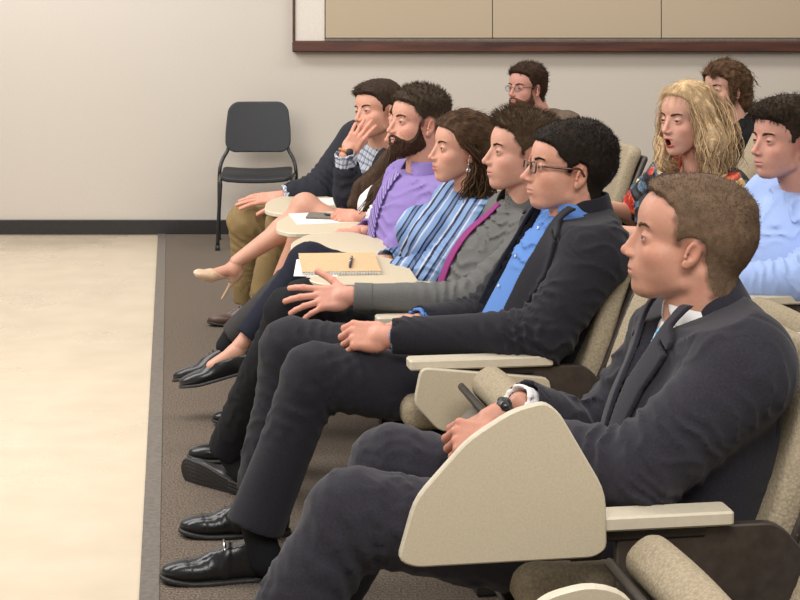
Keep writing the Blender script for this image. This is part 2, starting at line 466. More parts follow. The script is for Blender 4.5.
def outline_round(pts, r=.02, n=5):
    pts = np.asarray(pts, float); out = []
    for i in range(len(pts)):
        p, a, b = pts[i], pts[i - 1], pts[(i + 1) % len(pts)]
        da, db = nrm(a - p), nrm(b - p); rr = min(r, np.linalg.norm(a - p) * .45, np.linalg.norm(b - p) * .45)
        for t in np.linspace(0, 1, n):
            out.append((1 - t) ** 2 * (p + da * rr) + 2 * t * (1 - t) * p + t * t * (p + db * rr))
    return np.array(out)
def tablet_geo(pts, th, M, root):
    """writing tablet: laminate leaf with a paler edge band"""
    pts = np.asarray(pts)
    v, f = prism(pts, 0, th, M, .003)
    n = len(pts); o = mesh_obj('tablet', v, f, M_EDGE, root, smooth=False)
    o.data.materials.append(M_LAM)
    for p in o.data.polygons:
        if p.loop_total > 4: p.material_index = 1
    return o
BG = {z: back_geo(z) for z in (1.0, .90, .84)}
CG = {a: cushion_geo(a) for a in (0, 48)}
def make_seat(O, label, tipped, ztop=.84, group='auditorium seats in rows', arm=True):
    root = empty('auditorium_seat', O, RS); tag(root, label, 'seat', group)
    (v, f), (v2, f2) = BG[ztop]
    mesh_obj('backrest', v, f, M_FAB, root); mesh_obj('back_shell', v2, f2, M_SHELL, root)
    (v, f), (v2, f2), (v3, f3) = CG[48 if tipped else 0]
    mesh_obj('seat_cushion', v, f, M_FAB, root); mesh_obj('seat_tray', v2, f2, M_IRON, root); mesh_obj('seat_pan', v3, f3, M_SHELL2, root)
    for s in ((1,) if arm is True else (1, -1)):
        y = ARM_V * s
        # upright standard under the arm: a bent sheet-metal panel
        pr = outline_round([(-.16, .05), (.10, .05), (.10, .30), (.16, .44), (.16, .570), (-.14, .570), (-.20, .50), (-.14, .35)], .03)
        M = (np.stack([V3(1, 0, 0), V3(0, 0, 1), V3(0, -1, 0)], 1), V3(0, y + .012, 0))
        vv, ff = prism(pr, 0, .024, M, .003); st = mesh_obj('side_frame', vv, ff, M_SHELL, root, smooth=False)
        vv, ff = bbox((-.02, y, .025), (.17, .035, .025), None, .008); mesh_obj('foot', vv, ff, M_IRON, st, smooth=False)
        vv, ff = prism(outline_round([(-.05, -.032), (.32, -.032), (.32, .032), (-.05, .032)], .012), ARM_Z - .026, ARM_Z,
                       (np.eye(3), V3(0, y, 0)), .004)
        a = mesh_obj('armrest', vv, ff, M_EDGE, root, smooth=False)
        vv, ff = bbox((.13, y, ARM_Z - .036), (.13, .016, .012), None, .004); mesh_obj('armrest_bracket', vv, ff, M_IRON, a, smooth=False)
        # hinge arm to the standard
    vv, ff = bbox((-.13, 0, .385), (.02, .285, .02), None, .006); mesh_obj('hinge_bar', vv, ff, M_IRON, root, smooth=False)
    return root
LBL = {'A': 'auditorium seat under the man in navy suit with the pale blue striped tie',
       'e': 'empty tipped-up seat between the suited man with glasses and the front suited man',
       'B': 'auditorium seat under the man in black suit and bright blue shirt',
       'C': 'auditorium seat under the man in grey shirt and magenta tie',
       'D': 'auditorium seat with a notebook on its tablet, under the woman in striped blouse',
       'E': 'auditorium seat with bare open tablet, under the bearded man in purple shirt',
       'G': 'auditorium seat with phone and papers on its tablet, under the long-haired woman',
       'F': 'auditorium seat under the man in khaki trousers leaning on his hand',
       'z': 'empty seat at the far end of the front row beside the back wall',
       'y': 'empty seat cut off by the bottom edge of the picture, nearest the camera'}
SY = dict(y=2.65, A=3.302, e=3.955, B=4.607, C=5.18, D=5.73, E=6.28, G=6.88, F=7.48, z=8.08)
SEAT = {}
for k, Y in SY.items():
    SEAT[k] = V3(rowx(Y), Y, 0)
ROOT = {}
for k in SY:
    ROOT[k] = make_seat(SEAT[k], LBL[k], k in 'yez')
def side_tablet(root, px_outline, Y, dv=.040):
    """leaf folded down beside the arm; outline traced on its own upright plane through the arm"""
    O = np.array(root.location); inv = RS.T; loc = []
    nml = LF; P0 = seat_pt(O, .3, ARM_V + dv, 0)
    for px, py in px_outline:
        r = V3((px - 400) / F_PX, 1, -py / F_PX); c = V3(0, 0, CAM_Z)
        t = ((P0 - c) @ nml) / (r @ nml); p = c + r * t; q = inv @ (p - O); loc.append((q[0], q[2]))
    M = (np.stack([V3(1, 0, 0), V3(0, 0, 1), V3(0, -1, 0)], 1), V3(0, ARM_V + dv, 0))
    t = tablet_geo(np.array(loc), .018, M, root)
    vv, ff = bbox((.22, ARM_V + dv - .03, .545), (.03, .02, .02), None, .005)
    mesh_obj('tablet_hinge', vv, ff, M_IRON, t, smooth=False)
    return t
side_tablet(ROOT['A'], outline_round([(398, 561), (415, 500), (468, 440), (514, 410), (546, 402), (560, 413), (606, 492), (607, 550), (594, 558), (415, 568)], 16, 4), 2.95)
side_tablet(ROOT['B'], outline_round([(421, 368), (550, 378), (554, 430), (440, 432), (414, 404)], 8, 4), 4.2, .05)
side_tablet(ROOT['y'], outline_round([(505, 640), (545, 597), (590, 585), (625, 592), (660, 640), (660, 760), (500, 760)], 16, 4), 2.4)
def flat_tablet(root, pts, z=.618):
    t = tablet_geo(outline_round(pts, .035), .018, (rot('X', -5), V3(0, 0, z - .018 + .40 * math.sin(math.radians(5)))), root)
    vv, ff = bbox((.27, ARM_V - .0, .592), (.035, .02, .012), None, .005); mesh_obj('tablet_hinge', vv, ff, M_IRON, t, smooth=False)
    return t
TAB = [(.12, .40), (.42, .40), (.47, .33), (.45, .16), (.38, .04), (.22, .01), (.12, .14)]
for k in 'DEGF': flat_tablet(ROOT[k], TAB)

# second and third rows, the second on a low carpeted step
slab('floor', [(rowx(2.5) + .50, 2.5), (rowx(2.5) + 1.36, 2.5), (rowx(8.2) + 1.36, 8.2), (rowx(8.2) + .50, 8.2)], 0., .035, bpy.data.materials['brown_loop_carpet'])
def rowx2(Y): return rowx(Y) + .93
O2 = {}
for k, Y, lab, tip in [('h1', 4.72, 'empty tipped-up seat at the right edge behind the front suited man', True),
                       ('H', 5.29, 'second row seat under the man in light blue shirt', False),
                       ('J', 5.98, 'second row seat under the blonde woman in floral top', False)]:
    O2[k] = V3(rowx2(Y), Y, .035); ROOT[k] = make_seat(O2[k], lab, tip, 1.0)
for k, x, Y, lab in [('s1', .68, 7.3, 'empty second row seat showing its back between glasses man and blonde woman')]:
    make_seat(V3(x, Y, .035), lab, True, .84)
for k, x, Y, lab in [('K', 1.52, 7.75, 'third row seat under the woman in black behind the blonde woman'),
                     ('L', .62, 9.0, 'third row seat under the man with glasses and beard at the back')]:
    O2[k] = V3(x, Y, 0); ROOT[k] = make_seat(O2[k], lab, False)

# ------------------------------------------------------------------ the stacking chair by the wall
M_BLK = mat('black_textured_plastic', (.018, .019, .022), rough=.5, bump=.5, bscale=500, noise=.1)
M_BLKM = mat('black_enamelled_steel', (.010, .010, .011), rough=.3)
def stack_chair():
    c0 = V3((257 - 400) / F_PX * 10.42, 10.42, 0)
    Rz = rot('Z', 172)                                  # local x across, y to the back of the chair
    root = empty('stacking_chair', c0); tag(root, 'black plastic stacking chair with steel legs standing against the back wall', 'chair')
    T = lambda p: np.asarray(p) @ np.array(Matrix.Rotation(math.radians(3), 3, 'Z')).T
    # backrest: curved plastic panel
    def f(P):
        s = (P[:, 2] - .54) / .34
        yb = .22 + .05 * s - .35 * P[:, 0] ** 2
        hw = .205 - .018 * sstep(.3, 1, s)
        x = np.abs(P[:, 0]) - hw + .07; z = np.abs(P[:, 2] - .705) - .158 + .07
        rim = np.sqrt(np.maximum(x, 0) ** 2 + np.maximum(z, 0) ** 2) + np.minimum(np.maximum(x, z), 0) - .07
        w = np.stack([np.abs(P[:, 1] - yb) - .004, rim + .006], 1)
        return np.sqrt((np.maximum(w, 0) ** 2).sum(1)) + np.minimum(w.max(1), 0) - .005
    v, fa = surf(f, (-.25, .08, .50), (.25, .32, .92), .005); mesh_obj('backrest', T(v), fa, M_BLK, root)
    def g(P):
        zb = .425 + .012 * (P[:, 0] / .2) ** 2 - .018 * sstep(-.12, -.22, P[:, 1]) + .012 * sstep(.1, .2, P[:, 1])
        x = np.abs(P[:, 0]) - .215 + .05; y = np.abs(P[:, 1] + .0) - .20 + .05
        rim = np.sqrt(np.maximum(x, 0) ** 2 + np.maximum(y, 0) ** 2) + np.minimum(np.maximum(x, y), 0) - .05
        w = np.stack([np.abs(P[:, 2] - zb) - .008, rim + .006], 1)
        return np.sqrt((np.maximum(w, 0) ** 2).sum(1)) + np.minimum(w.max(1), 0) - .006
    v, fa = surf(g, (-.25, -.24, .37), (.25, .24, .48), .005); mesh_obj('seat', T(v), fa, M_BLK, root)
    for s in (1, -1):
        p = curve_pts([(.182 * s, .232, .60), (.190 * s, .222, .56), (.222 * s, .20, .50), (.238 * s, .17, .42), (.242 * s, .20, .20), (.246 * s, .235, .012)], 5)
        v, fa = tube(T(p), .0115, 10); leg = mesh_obj('rear_leg', v, fa, M_BLKM, root)
        p = curve_pts([(.226 * s, .16, .415), (.222 * s, .0, .412), (.215 * s, -.17, .405), (.213 * s, -.195, .38), (.222 * s, -.215, .2), (.228 * s, -.23, .012)], 5)
        v, fa = tube(T(p), .0115, 10); leg2 = mesh_obj('front_leg', v, fa, M_BLKM, root)
        for e, lg in (((.246 * s, .235, .011), leg), ((.228 * s, -.23, .011), leg2)):
            v, fa = tube(T([V3(*e) - V3(0, 0, .011), V3(*e) + V3(0, 0, .02)]), .0145, 10); mesh_obj('foot_cap', v, fa, M_BLK, lg)
    v, fa = tube(T([(-.225, .14, .405), (.225, .14, .405)]), .009, 8); mesh_obj('cross_bar', v, fa, M_BLKM, root)
    return root
stack_chair()

# ------------------------------------------------------------------ people: heads
SKIN = mat('skin', rough=.47, spec=.35, attr=True, noise=.05, nscale=120, bump=.25, bscale=500, sss=.12)
HAIR = mat('hair', rough=.62, spec=.12, attr=True, noise=.25, nscale=350, bump=.35, bscale=420)
EYE = mat('eye_surface', rough=.12, spec=.6, attr=True)

def cran(P):
    d = U(.02, ell(P, (-.010, 0, .042), (.097, .075, .078)), ell(P, (-.045, 0, .008), (.066, .066, .070)),
          ell(P, (.030, 0, .034), (.062, .062, .062)))
    return d
def head_sdf(P, q):
    """head in its own frame: x forward, y left, z up, eyes at z = 0; q holds the sitter's measures"""
    jw = q.get('jaw', 1.); nl = q.get('nose', 1.); ch = q.get('chin', 0.); fem = q.get('fem', 0)
    mo = q.get('open', 0.)
    A = np.stack([P[:, 0], np.abs(P[:, 1]), P[:, 2]], 1)
    d = cran(P)
    cx = .066 + .5 * ch
    d = U(.02, d, ell(P, (.032, 0, -.028), (.056, .056, .060)))
    jr = .018 - .003 * fem
    jz = -.070 + .006 * fem
    d = U(.020, d, cap(A, (.006, .043 * jw, jz), (cx - .008, .016 * jw, -.094 - mo * .6), jr, .019),
          ell(P, (cx - .022, 0, -.060 - mo * .5), (.050, .044 * jw, .044)), ell(A, (.034, .030, -.044), (.034, .030 * jw, .036)))
    d = U(.012, d, sph(P, (cx + .002, 0, -.095 - mo), .0185 - .002 * fem))
    d = U(.018, d, ell(A, (.052, .038, -.028), (.024, .022, .020)))                                   # cheekbones
    d = U(.008, d, cap(A, (.081, .010, .019), (.071, .040, .022), .0085 - .0025 * fem, .007))               # brow ridge
    d = smax(d, -ell(A, (.102, .034, .000), (.019, .017, .0125)), .012)                                   # eye sockets
    d = U(.012, d, ell(P, (.068, 0, -.062 - mo * .3), (.027, .027, .025)))                                # muzzle
    nx = .019 * nl
    d = U(.010, d, cap(P, (.078, 0, .004), (.084, 0, -.032), .009, .0145))
    d = U(.0075, d, cap(P, (.087, 0, .010), (.0885 + nx, 0, -.031), .0062, .0080))                        # nose bridge
    d = U(.006, d, sph(P, (.0905 + nx, 0, -.0345), .0085), ell(A, (.091 + nx * .35, .0105, -.0385), (.0105, .0068, .0065)))
    d = smax(d, -ell(A, (.092 + nx * .55, .0062, -.0465), (.0055, .0028, .0035)), .002)                   # nostrils
    lz = -.0655
    d = U(.0035, d, ell(P, (.0895, 0, lz + .0030), (.0078, .020, .0045)))                                  # upper lip
    d = U(.0035, d, ell(P, (.0875, 0, lz - .0072 - mo * 1.4), (.0082, .0175, .0052)))                        # lower lip
    if mo: d = smax(d, -ell(P, (.094, 0, lz - .002 - mo * .7), (.022, .012, .0035 + mo * .9)), .003)
    else: d = smax(d, -ell(P, (.0985, 0, lz - .0014), (.010, .0235, .0011)), .0022)
    d = smax(d, -ell(P, (.0965, 0, lz - .0190 - mo * 1.4), (.008, .016, .005)), .006)
    # lids over the eyeball
    C = (.0735, .0325, -.001)
    d = smin(d, sph(A, C, .0136), .005)
    slit = np.maximum(ell(A, (.0885, .0335, -.0015), (.0150, .0122, q.get('lid', .0036))), -sph(A, C, .0108))
    d = smax(d, -slit, .0008)
    # ears
    es = q.get('ear', 1.)
    E = (A - V3(-.012 + q.get('earx', 0), .070, -.014)) @ (rot('Z', 24) @ rot('Y', -12)) / es
    ear = ell(E, (-.002, .0045, .004), (.0185, .0062, .0300))
    ear = U(.006, ear, ell(E, (.004, .003, -.024), (.010, .0058, .010)))
    ear = smax(ear, -ell(E, (.0015, .0125, .005), (.0115, .0078, .0200)), .003)
    ear = smax(ear, -ell(E, (.007, .0085, -.007), (.0062, .0085, .0080)), .003)
    ear = U(.003, ear, cap(E, (-.006, .0052, .018), (-.0075, .0050, -.010), .0022))
    ear = U(.003, ear, sph(E, (.0125, .005, -.008), .0042))
    d = smin(d, ear * es, .004)
    return d
def neck_sdf(P, q, nb):
    """nb: base of the neck in the head frame"""
    nr = q.get('neck', .056)
    a = V3(-.028, 0, -.045)
    d = cap(P, a, nb, nr, nr + .006)
    A = np.stack([P[:, 0], np.abs(P[:, 1]), P[:, 2]], 1)
    d = U(.012, d, cap(A, (-.022, .046, -.05), (nb[0] + .045, .018, nb[2] + .02), .013, .010))
    return U(.02, d, cap(P, (-.02, 0, -.07), V3(nb[0] + .025, 0, nb[2] + .01), nr * .75))

HAIRLINE = [(.088, .080), (.066, .062), (.050, .052), (.041, .030), (.024, .018), (.019, -.012), (.006, -.014), (.004, .016),
            (-.008, .030), (-.026, .022), (-.032, -.028), (-.052, -.082), (-.16, -.10), (-.16, .2), (.10, .2)]
def hair_region(P, line):
    return poly2(P[:, 0], P[:, 2], line)

def strands(base, dirs, length, rad, col, rng, curl=0., droop=0., seg=3, follow=None):
    """thin tapered three-sided locks as one array mesh"""
    n = len(base); pts = [base]; d = dirs.copy()
    L = np.asarray(length).reshape(-1, 1) * np.ones((n, 1)) / seg
    for k in range(seg):
        d = d + curl * rng.normal(size=(n, 3)) + np.array([0, 0, -droop])
        if follow is not None: d = d + follow(pts[-1])
        d /= np.linalg.norm(d, axis=1)[:, None] + 1e-9
        pts.append(pts[-1] + d * L)
    pts = np.stack(pts, 1)
    u = np.cross(dirs, rng.normal(size=(n, 3))); u /= np.linalg.norm(u, axis=1)[:, None] + 1e-9
    w = np.cross(dirs, u); w /= np.linalg.norm(w, axis=1)[:, None] + 1e-9
    ang = [0, 2.094, 4.189]; K = seg + 1
    vs = np.zeros((n, K, 3, 3))
    for k in range(K):
        r = rad * (1 - .75 * k / seg)
        for j, a in enumerate(ang):
            vs[:, k, j] = pts[:, k] + r * (math.cos(a) * u + math.sin(a) * w)
    f = []
    for k in range(seg):
        for j in range(3):
            f.append((k * 3 + j, k * 3 + (j + 1) % 3, (k + 1) * 3 + (j + 1) % 3, (k + 1) * 3 + j))
    f = np.array(f)[None] + (np.arange(n) * K * 3)[:, None, None]
    c = np.repeat(col, K * 3, 0)
    return vs.reshape(-1, 3), f.reshape(-1, 4), c

def sample_surface(v, f, n, rng):
    a = v[f[:, 0]]; b = v[f[:, 1]]; c = v[f[:, 2]]; e = v[f[:, 3]]
    nn = np.cross(c - a, e - b); ar = np.linalg.norm(nn, axis=1) + 1e-12
    i = rng.choice(len(f), n, p=ar / ar.sum())
    s, t = rng.random((2, n, 1))
    p = (a[i] * (1 - s) + b[i] * s) * (1 - t) + (e[i] * (1 - s) + c[i] * s) * t
    return p, nn[i] / ar[i][:, None]

def build_head(q, nb):
    """skin of head and neck in head frame, with colours"""
    f = lambda P: U(.012, head_sdf(P, q), neck_sdf(P, q, nb))
    lo = (min(-.13, nb[0] - .08), -.10, nb[2] - .03); hi = (.128, .10, .135)
    v, fa = surf(f, lo, hi, q.get('res', .0021))
    return v, fa
def skin_cols(v, q):
    s = np.array(q.get('skin', (.62, .36, .27))); n = len(v)
    c = np.tile(s, (n, 1))
    A = np.stack([v[:, 0], np.abs(v[:, 1]), v[:, 2]], 1); mo = q.get('open', 0.)
    red = s * np.array([1.03, .80, .76])
    def mix(w, t):
        nonlocal c
        c = c * (1 - w[:, None]) + np.asarray(t) * w[:, None]
    mix(.55 * np.exp(-((A - V3(.062, .044, -.030)) ** 2).sum(1) / .022 ** 2), red)
    mix(.6 * np.exp(-((A - V3(.11, 0, -.034)) ** 2).sum(1) / .014 ** 2), red)
    mix(.6 * np.exp(-((A - V3(-.010, .082, -.006)) ** 2).sum(1) / .024 ** 2), red)
    mix(.4 * sstep(.3, 1, vnoise(v, 40, 5)), red)
    lip = np.minimum(ell(v, (.0895, 0, -.0625), (.012, .0225, .0060)), ell(v, (.0875, 0, -.0727 - mo * 1.4), (.012, .0205, .0072)))
    lc = np.array(q.get('lips', tuple(s * np.array([.86, .55, .55]))))
    mix(sstep(.001, -.0015, lip) * .85, lc)
    if mo: mix(sstep(.002, -.001, ell(v, (.092, 0, -.0675 - mo * .7), (.022, .0125, .004 + mo * .9))), (.10, .012, .010))
    C = V3(.0735, .0325, -.001); rl = np.linalg.norm(A - C, axis=1); sl = ell(A, (.0885, .0335, -.0015), (.0150, .0122, q.get('lid', .0036)))
    mix(sstep(.0030, .0004, np.abs(sl)) * (rl < .019) * (A[:, 0] > .074) * np.where(A[:, 2] > -.001, .85, .35), (.05, .025, .018))
    mix(.30 * np.exp(-((A - V3(.084, .031, -.002)) ** 2).sum(1) / .014 ** 2), s * np.array([.72, .55, .55]))
    g = vnoise(v, 700, 3) * .5 + vnoise(v, 1400, 8) * .5
    st = q.get('stubble')
    if st:
        reg = np.minimum(sstep(.0, .02, .004 - v[:, 2] - np.maximum(0, v[:, 0] - .03) * .55), 1)
        reg = reg * sstep(-.035, -.01, v[:, 0]) * sstep(-.118, -.10, v[:, 2]) * (1 - sstep(.004, -.001, lip))
        mix(reg * (st[3] * (1 + .5 * g)), st[:3])
    bz = q.get('buzz')                                     # cropped hair seen on the scalp
    if bz:
        r = hair_region(v, q.get('line', HAIRLINE))
        ex_ = q.get('earx', 0); es_ = q.get('ear', 1.)
        earm = sstep(.000, .003, ell(A, (-.010 + ex_, .086, -.014), V3(.020, .0155, .031) * es_))
        w = sstep(.005, -.007, r + .005 * vnoise(v, 90, 4)) * bz[3]
        mix(np.clip(w * (1 + .35 * g), 0, 1) * earm, bz[:3])
    return np.clip(c, 0, 1)

def eyeballs(q):
    out = []; look = nrm(np.array(q.get('look', (1, 0, 0))))
    for s in (1, -1):
        c = V3(.0735, .0325 * s, -.001)
        v, f = surf(lambda P: sph(P, c, .0123), c - .014, c + .014, .0014)
        dn = nrm_rows(v - c); t = dn @ look
        col = np.tile((.36, .30, .275), (len(v), 1))
        iris = np.array(q.get('iris', (.10, .06, .035)))
        col[t > .80] = iris; col[t > .95] = (.008, .008, .008)
        out.append((v, f, col))
    return out
def nrm_rows(v): return v / (np.linalg.norm(v, axis=1)[:, None] + 1e-9)

def brow(q, rng, sd=1):
    """one eyebrow: short hairs along the brow ridge on side sd"""
    res = []
    th = q.get('brow_n', 170)
    for s in (sd,):
        t = rng.random(th)
        x = .0905 - .016 * t ** 1.5; y = (.012 + .034 * t); z = .0165 + .0065 * np.sin(t * 2.4) + rng.normal(size=th) * .0017 * (1.15 - t) + q.get('browz', 0)
        p = np.stack([x, y, z], 1)
        for _ in range(4):                                   # drop on to the skin
            d = head_sdf(p, q); p[:, 0] -= d
        p[:, 1] *= s
        dr = np.stack([-.25 * np.ones(th) , s * np.ones(th), .35 * (.6 - t)], 1) + rng.normal(size=(th, 3)) * .15
        dr = nrm_rows(dr)
        res.append(strands(p, dr, rng.uniform(.006, .009, th), .00075, np.tile(q.get('browc', (.05, .03, .02)), (th, 1)) * rng.uniform(.7, 1.3, (th, 1)), rng, seg=2))
    v, f = join([(a, b) for a, b, c in res]); return v, f, np.concatenate([c for a, b, c in res])

def hair_short(q, rng):
    """cap of hair whose thickness follows th(P), with locks on it"""
    line = q.get('line', HAIRLINE); tf = q['th']; es = q.get('ear', 1.)
    def f(P):
        r = hair_region(P, line) + .0022 * vnoise(P, 110, 14) + .0030 * vnoise(P, 300, 15)
        A = np.stack([P[:, 0], np.abs(P[:, 1]), P[:, 2]], 1)
        w = sstep(.004, -.010, r)
        t = tf(P) * w - .004 * (1 - w)
        t = t * (1 + q.get('cl', .13) * vnoise(P, q.get('clump', (160, 160, 60)), 3)) + .0007 * vnoise(P, 500, 9)
        d = head_cr(P) - t
        return smax(d, -ell(A, (-.008 + q.get('earx', 0), .084, -.012), V3(.016, .016, .028) * es), .002)
    def head_cr(P): return U(.012, cran(P), cap(P, (-.028, 0, -.045), (-.05, 0, -.12), q.get('neck', .056), .056))
    v, fa = surf(f, (-.16, -.12, -.13), (.15, .12, .19), q.get('hres', .003))
    hc = np.array(q['hair'])
    mott = 1 + .25 * vnoise(v, 120, 2)[:, None]
    c = hc * mott
    out = [(v, fa, c)]
    n = q.get('strands', 1800)
    if n:
        p, nn = sample_surface(v, fa, n, rng)
        out_ok = (hair_region(p, line) < .003); p, nn = p[out_ok], nn[out_ok]
        g = np.array(q.get('grow', (-.3, 0, .3)))
        fl = q.get('flow')
        dd = nn * q.get('stand', .8) + (fl(p) if fl else g) + rng.normal(size=p.shape) * q.get('mess', .25)
        dd = nrm_rows(dd)
        L = q.get('slen', .008) * rng.uniform(.6, 1.2, len(p)) * (.35 + np.clip(tf(p) / max(q.get('tref', .015), 1e-4), 0, 1))
        res = strands(p - nn * .0012, dd, L, q.get('srad', .0008), hc * rng.uniform(.6, 1.5, (len(p), 1)), rng, curl=q.get('scurl', .12))
        out.append(res)
    v, f = join([(a, b) for a, b, c in out]); return v, f, np.concatenate([c for a, b, c in out])

def beard(q, rng):
    bt = q['beard']
    def f(P):
        A = np.stack([P[:, 0], np.abs(P[:, 1]), P[:, 2]], 1)
        # profile region of the beard
        reg = poly2(P[:, 0], P[:, 2], [(.020, .012), (.012, -.02), (.0, -.05), (-.012, -.075), (-.002, -.105), (.04, -.14), (.10, -.15), (.14, -.10),
                                         (.14, -.045), (.094, -.046), (.078, -.058), (.060, -.064), (.045, -.052), (.034, -.030), (.028, .0)])
        lips = np.minimum(ell(P, (.0975, 0, -.0627), (.022, .0195, .0050)), ell(P, (.0965, 0, -.0722), (.022, .017, .0065)))
        w = sstep(.003, -.010, reg)
        t = bt * (.30 + .70 * sstep(-.02, -.10, P[:, 2])) * w * sstep(.0, .007, lips) - .003 * (1 - w)
        t = t * (1 + .3 * vnoise(P, (200, 200, 70), 6)) + .0012 * vnoise(P, 420, 2)
        d = smax(head_sdf(P, q) - t, -ell(A, (-.010, .082, -.004), (.022, .018, .034)), .002)
        return smax(d, -(lips + .001), .002)
    v, fa = surf(f, (-.03, -.09, -.16), (.135, .09, .03), .0026)
    c = np.array(q['beardc']) * (1 + .3 * vnoise(v, 150, 2)[:, None])
    n = 1500; p, nn = sample_surface(v, fa, n, rng)
    dd = nrm_rows(nn * .6 + V3(.1, 0, -.7) + rng.normal(size=p.shape) * .3)
    s = strands(p - nn * .001, dd, rng.uniform(.004, .010, n), .0008, np.array(q['beardc']) * rng.uniform(.6, 1.6, (n, 1)), rng, curl=.2)
    return join([(v, fa), s[:2]]) + (np.concatenate([c, s[2]]),)

# ------------------------------------------------------------------ people: hands
def hand_joints(curl, spread, thumb, sc=1.0, side=1):
    """left hand (side=1) in its frame: wrist at 0, x to the fingers, z the back of the hand, -y to the thumb side"""
    ys = [.030, .0105, -.0095, -.028]; xs = [.088, .092, .087, .078]
    ln = [(.040, .025, .020), (.045, .028, .021), (.041, .027, .020), (.032, .020, .018)]
    rr = [.0085, .0088, .0083, .0074]
    out = []
    for i in range(4):
        p = V3(xs[i], ys[i], .002); a = 0.; sp = math.radians(spread[i]); pts = [V3(.045, ys[i] * .75, .002), p]
        for k in range(3):
            a += math.radians(curl[i][k])
            d = V3(math.cos(a) * math.cos(sp), math.cos(a) * math.sin(sp), -math.sin(a))
            p = p + d * ln[i][k]; pts.append(p)
        out.append((np.array(pts), rr[i]))
    t1, t2, t3, dn = thumb                      # out-angle, bends, downward tilt
    p = V3(.020, .026, -.008); pts = [V3(.008, .012, -.004), p]; a = math.radians(t1); dn = math.radians(dn)
    for k, l in enumerate((.040, .030, .025)):
        d = V3(math.cos(a) * math.cos(dn), math.sin(a) * math.cos(dn), -math.sin(dn)); p = p + d * l; pts.append(p)
        a -= math.radians((t2, t3, 0)[k])
    out.append((np.array(pts), .0102))
    for pts, r in out: pts[:, 1] *= -side; pts *= sc
    return out
def hand_sdf(J, P, side=1, sc=1.0):
    S = np.array([sc, -sc * side, sc])
    Q = P / S
    d = U(.012, cap(Q, (0, 0, 0), (.020, 0, 0), .0245, .026), box(Q, (.052, .001, 0), (.038, .037, .0125), .012)) 
    d = U(.012, d, ell(Q, (.030, .024, -.010), (.026, .015, .014)), ell(Q, (.035, -.024, -.008), (.030, .013, .013)))
    d = d * sc
    for k, (pts, r) in enumerate(J):
        r = r * sc; f = 1e9
        for i in range(1, len(pts) - 1):
            ra = r * (1.06, 1.02, .97, .90)[i - 1] ; rb = r * (1.02, .97, .90, .80)[i - 1]
            f = np.minimum(f, cap(P, pts[i], pts[i + 1], ra, rb))
        for i in range(1, len(pts) - 1): f = smin(f, sph(P, pts[i], r * (1.10 if i < 3 else 1.0)), .002)
        d = smin(d, f, .006 * sc)
        d = smin(d, cap(P, pts[0], pts[1], r * .9, r * .95), .005)      # knuckle and tendon
    return d
def hand_mesh(W, R, J, side=1, sc=1.0, fore=None, res=.0026, fr=.027):
    """W wrist, R columns (fingers, thumb side for a left hand, back of hand), fore: point up the forearm to run into the sleeve"""
    fl = (np.asarray(fore) - W) @ R if fore is not None else None
    def f(P):
        d = hand_sdf(J, P, side, sc)
        if fl is not None: d = U(.010, d, cap(P, V3(0, 0, 0), fl, .0245 * sc, fr * sc))
        return d
    allp = np.concatenate([p for p, r in J] + [np.array([[-.01, -.04, -.02], [.09, .04, .02]]) * sc] + ([fl[None]] if fl is not None else []))
    v, fa = surf(f, allp.min(0) - .032, allp.max(0) + .032, res)
    # nail and knuckle colour by place
    tips = np.stack([p[-1] for p, r in J]); kn = np.stack([q for p, r in J for q in p[1:3]])
    tipd = np.min([np.linalg.norm(v - (t + V3(0, 0, .004)), axis=1) for t in tips], 0)
    knd = np.min([np.linalg.norm(v - (t + V3(0, 0, .008)), axis=1) for t in kn], 0)
    return v @ R.T + W, fa, tipd, knd
def hand_cols(s, tipd, knd, v):
    s = np.asarray(s); c = np.tile(s, (len(v), 1))
    w = np.clip(.55 * np.exp(-(knd / .009) ** 2) + .5 * np.exp(-(tipd / .012) ** 2), 0, 1)[:, None]
    c = c * (1 - w) + s * np.array([1.04, .80, .77]) * w
    return np.clip(c * (1 + .05 * vnoise(v, 60, 4)[:, None]), 0, 1)
RELAX = [(18, 25, 15), (22, 28, 18), (26, 30, 20), (30, 32, 20)]
FIST = [(62, 75, 45), (66, 80, 45), (70, 80, 45), (72, 80, 45)]
FLAT = [(4, 8, 5), (3, 7, 5), (4, 8, 5), (8, 10, 6)]

# ------------------------------------------------------------------ people: bodies and clothes
def fold_noise(P, ax, amp, lam, seed, warp=.5):
    """cloth folds: ridges running across the axis ax"""
    t = P @ nrm(ax)
    w = vnoise(P, 9., seed) * warp + vnoise(P, 21., seed + 1) * warp * .45
    s = np.sin(2 * math.pi * (t / lam + w))
    m = sstep(-.3, .6, vnoise(P, 7., seed + 2))
    return amp * m * (1 - np.abs(s)) ** 1.5

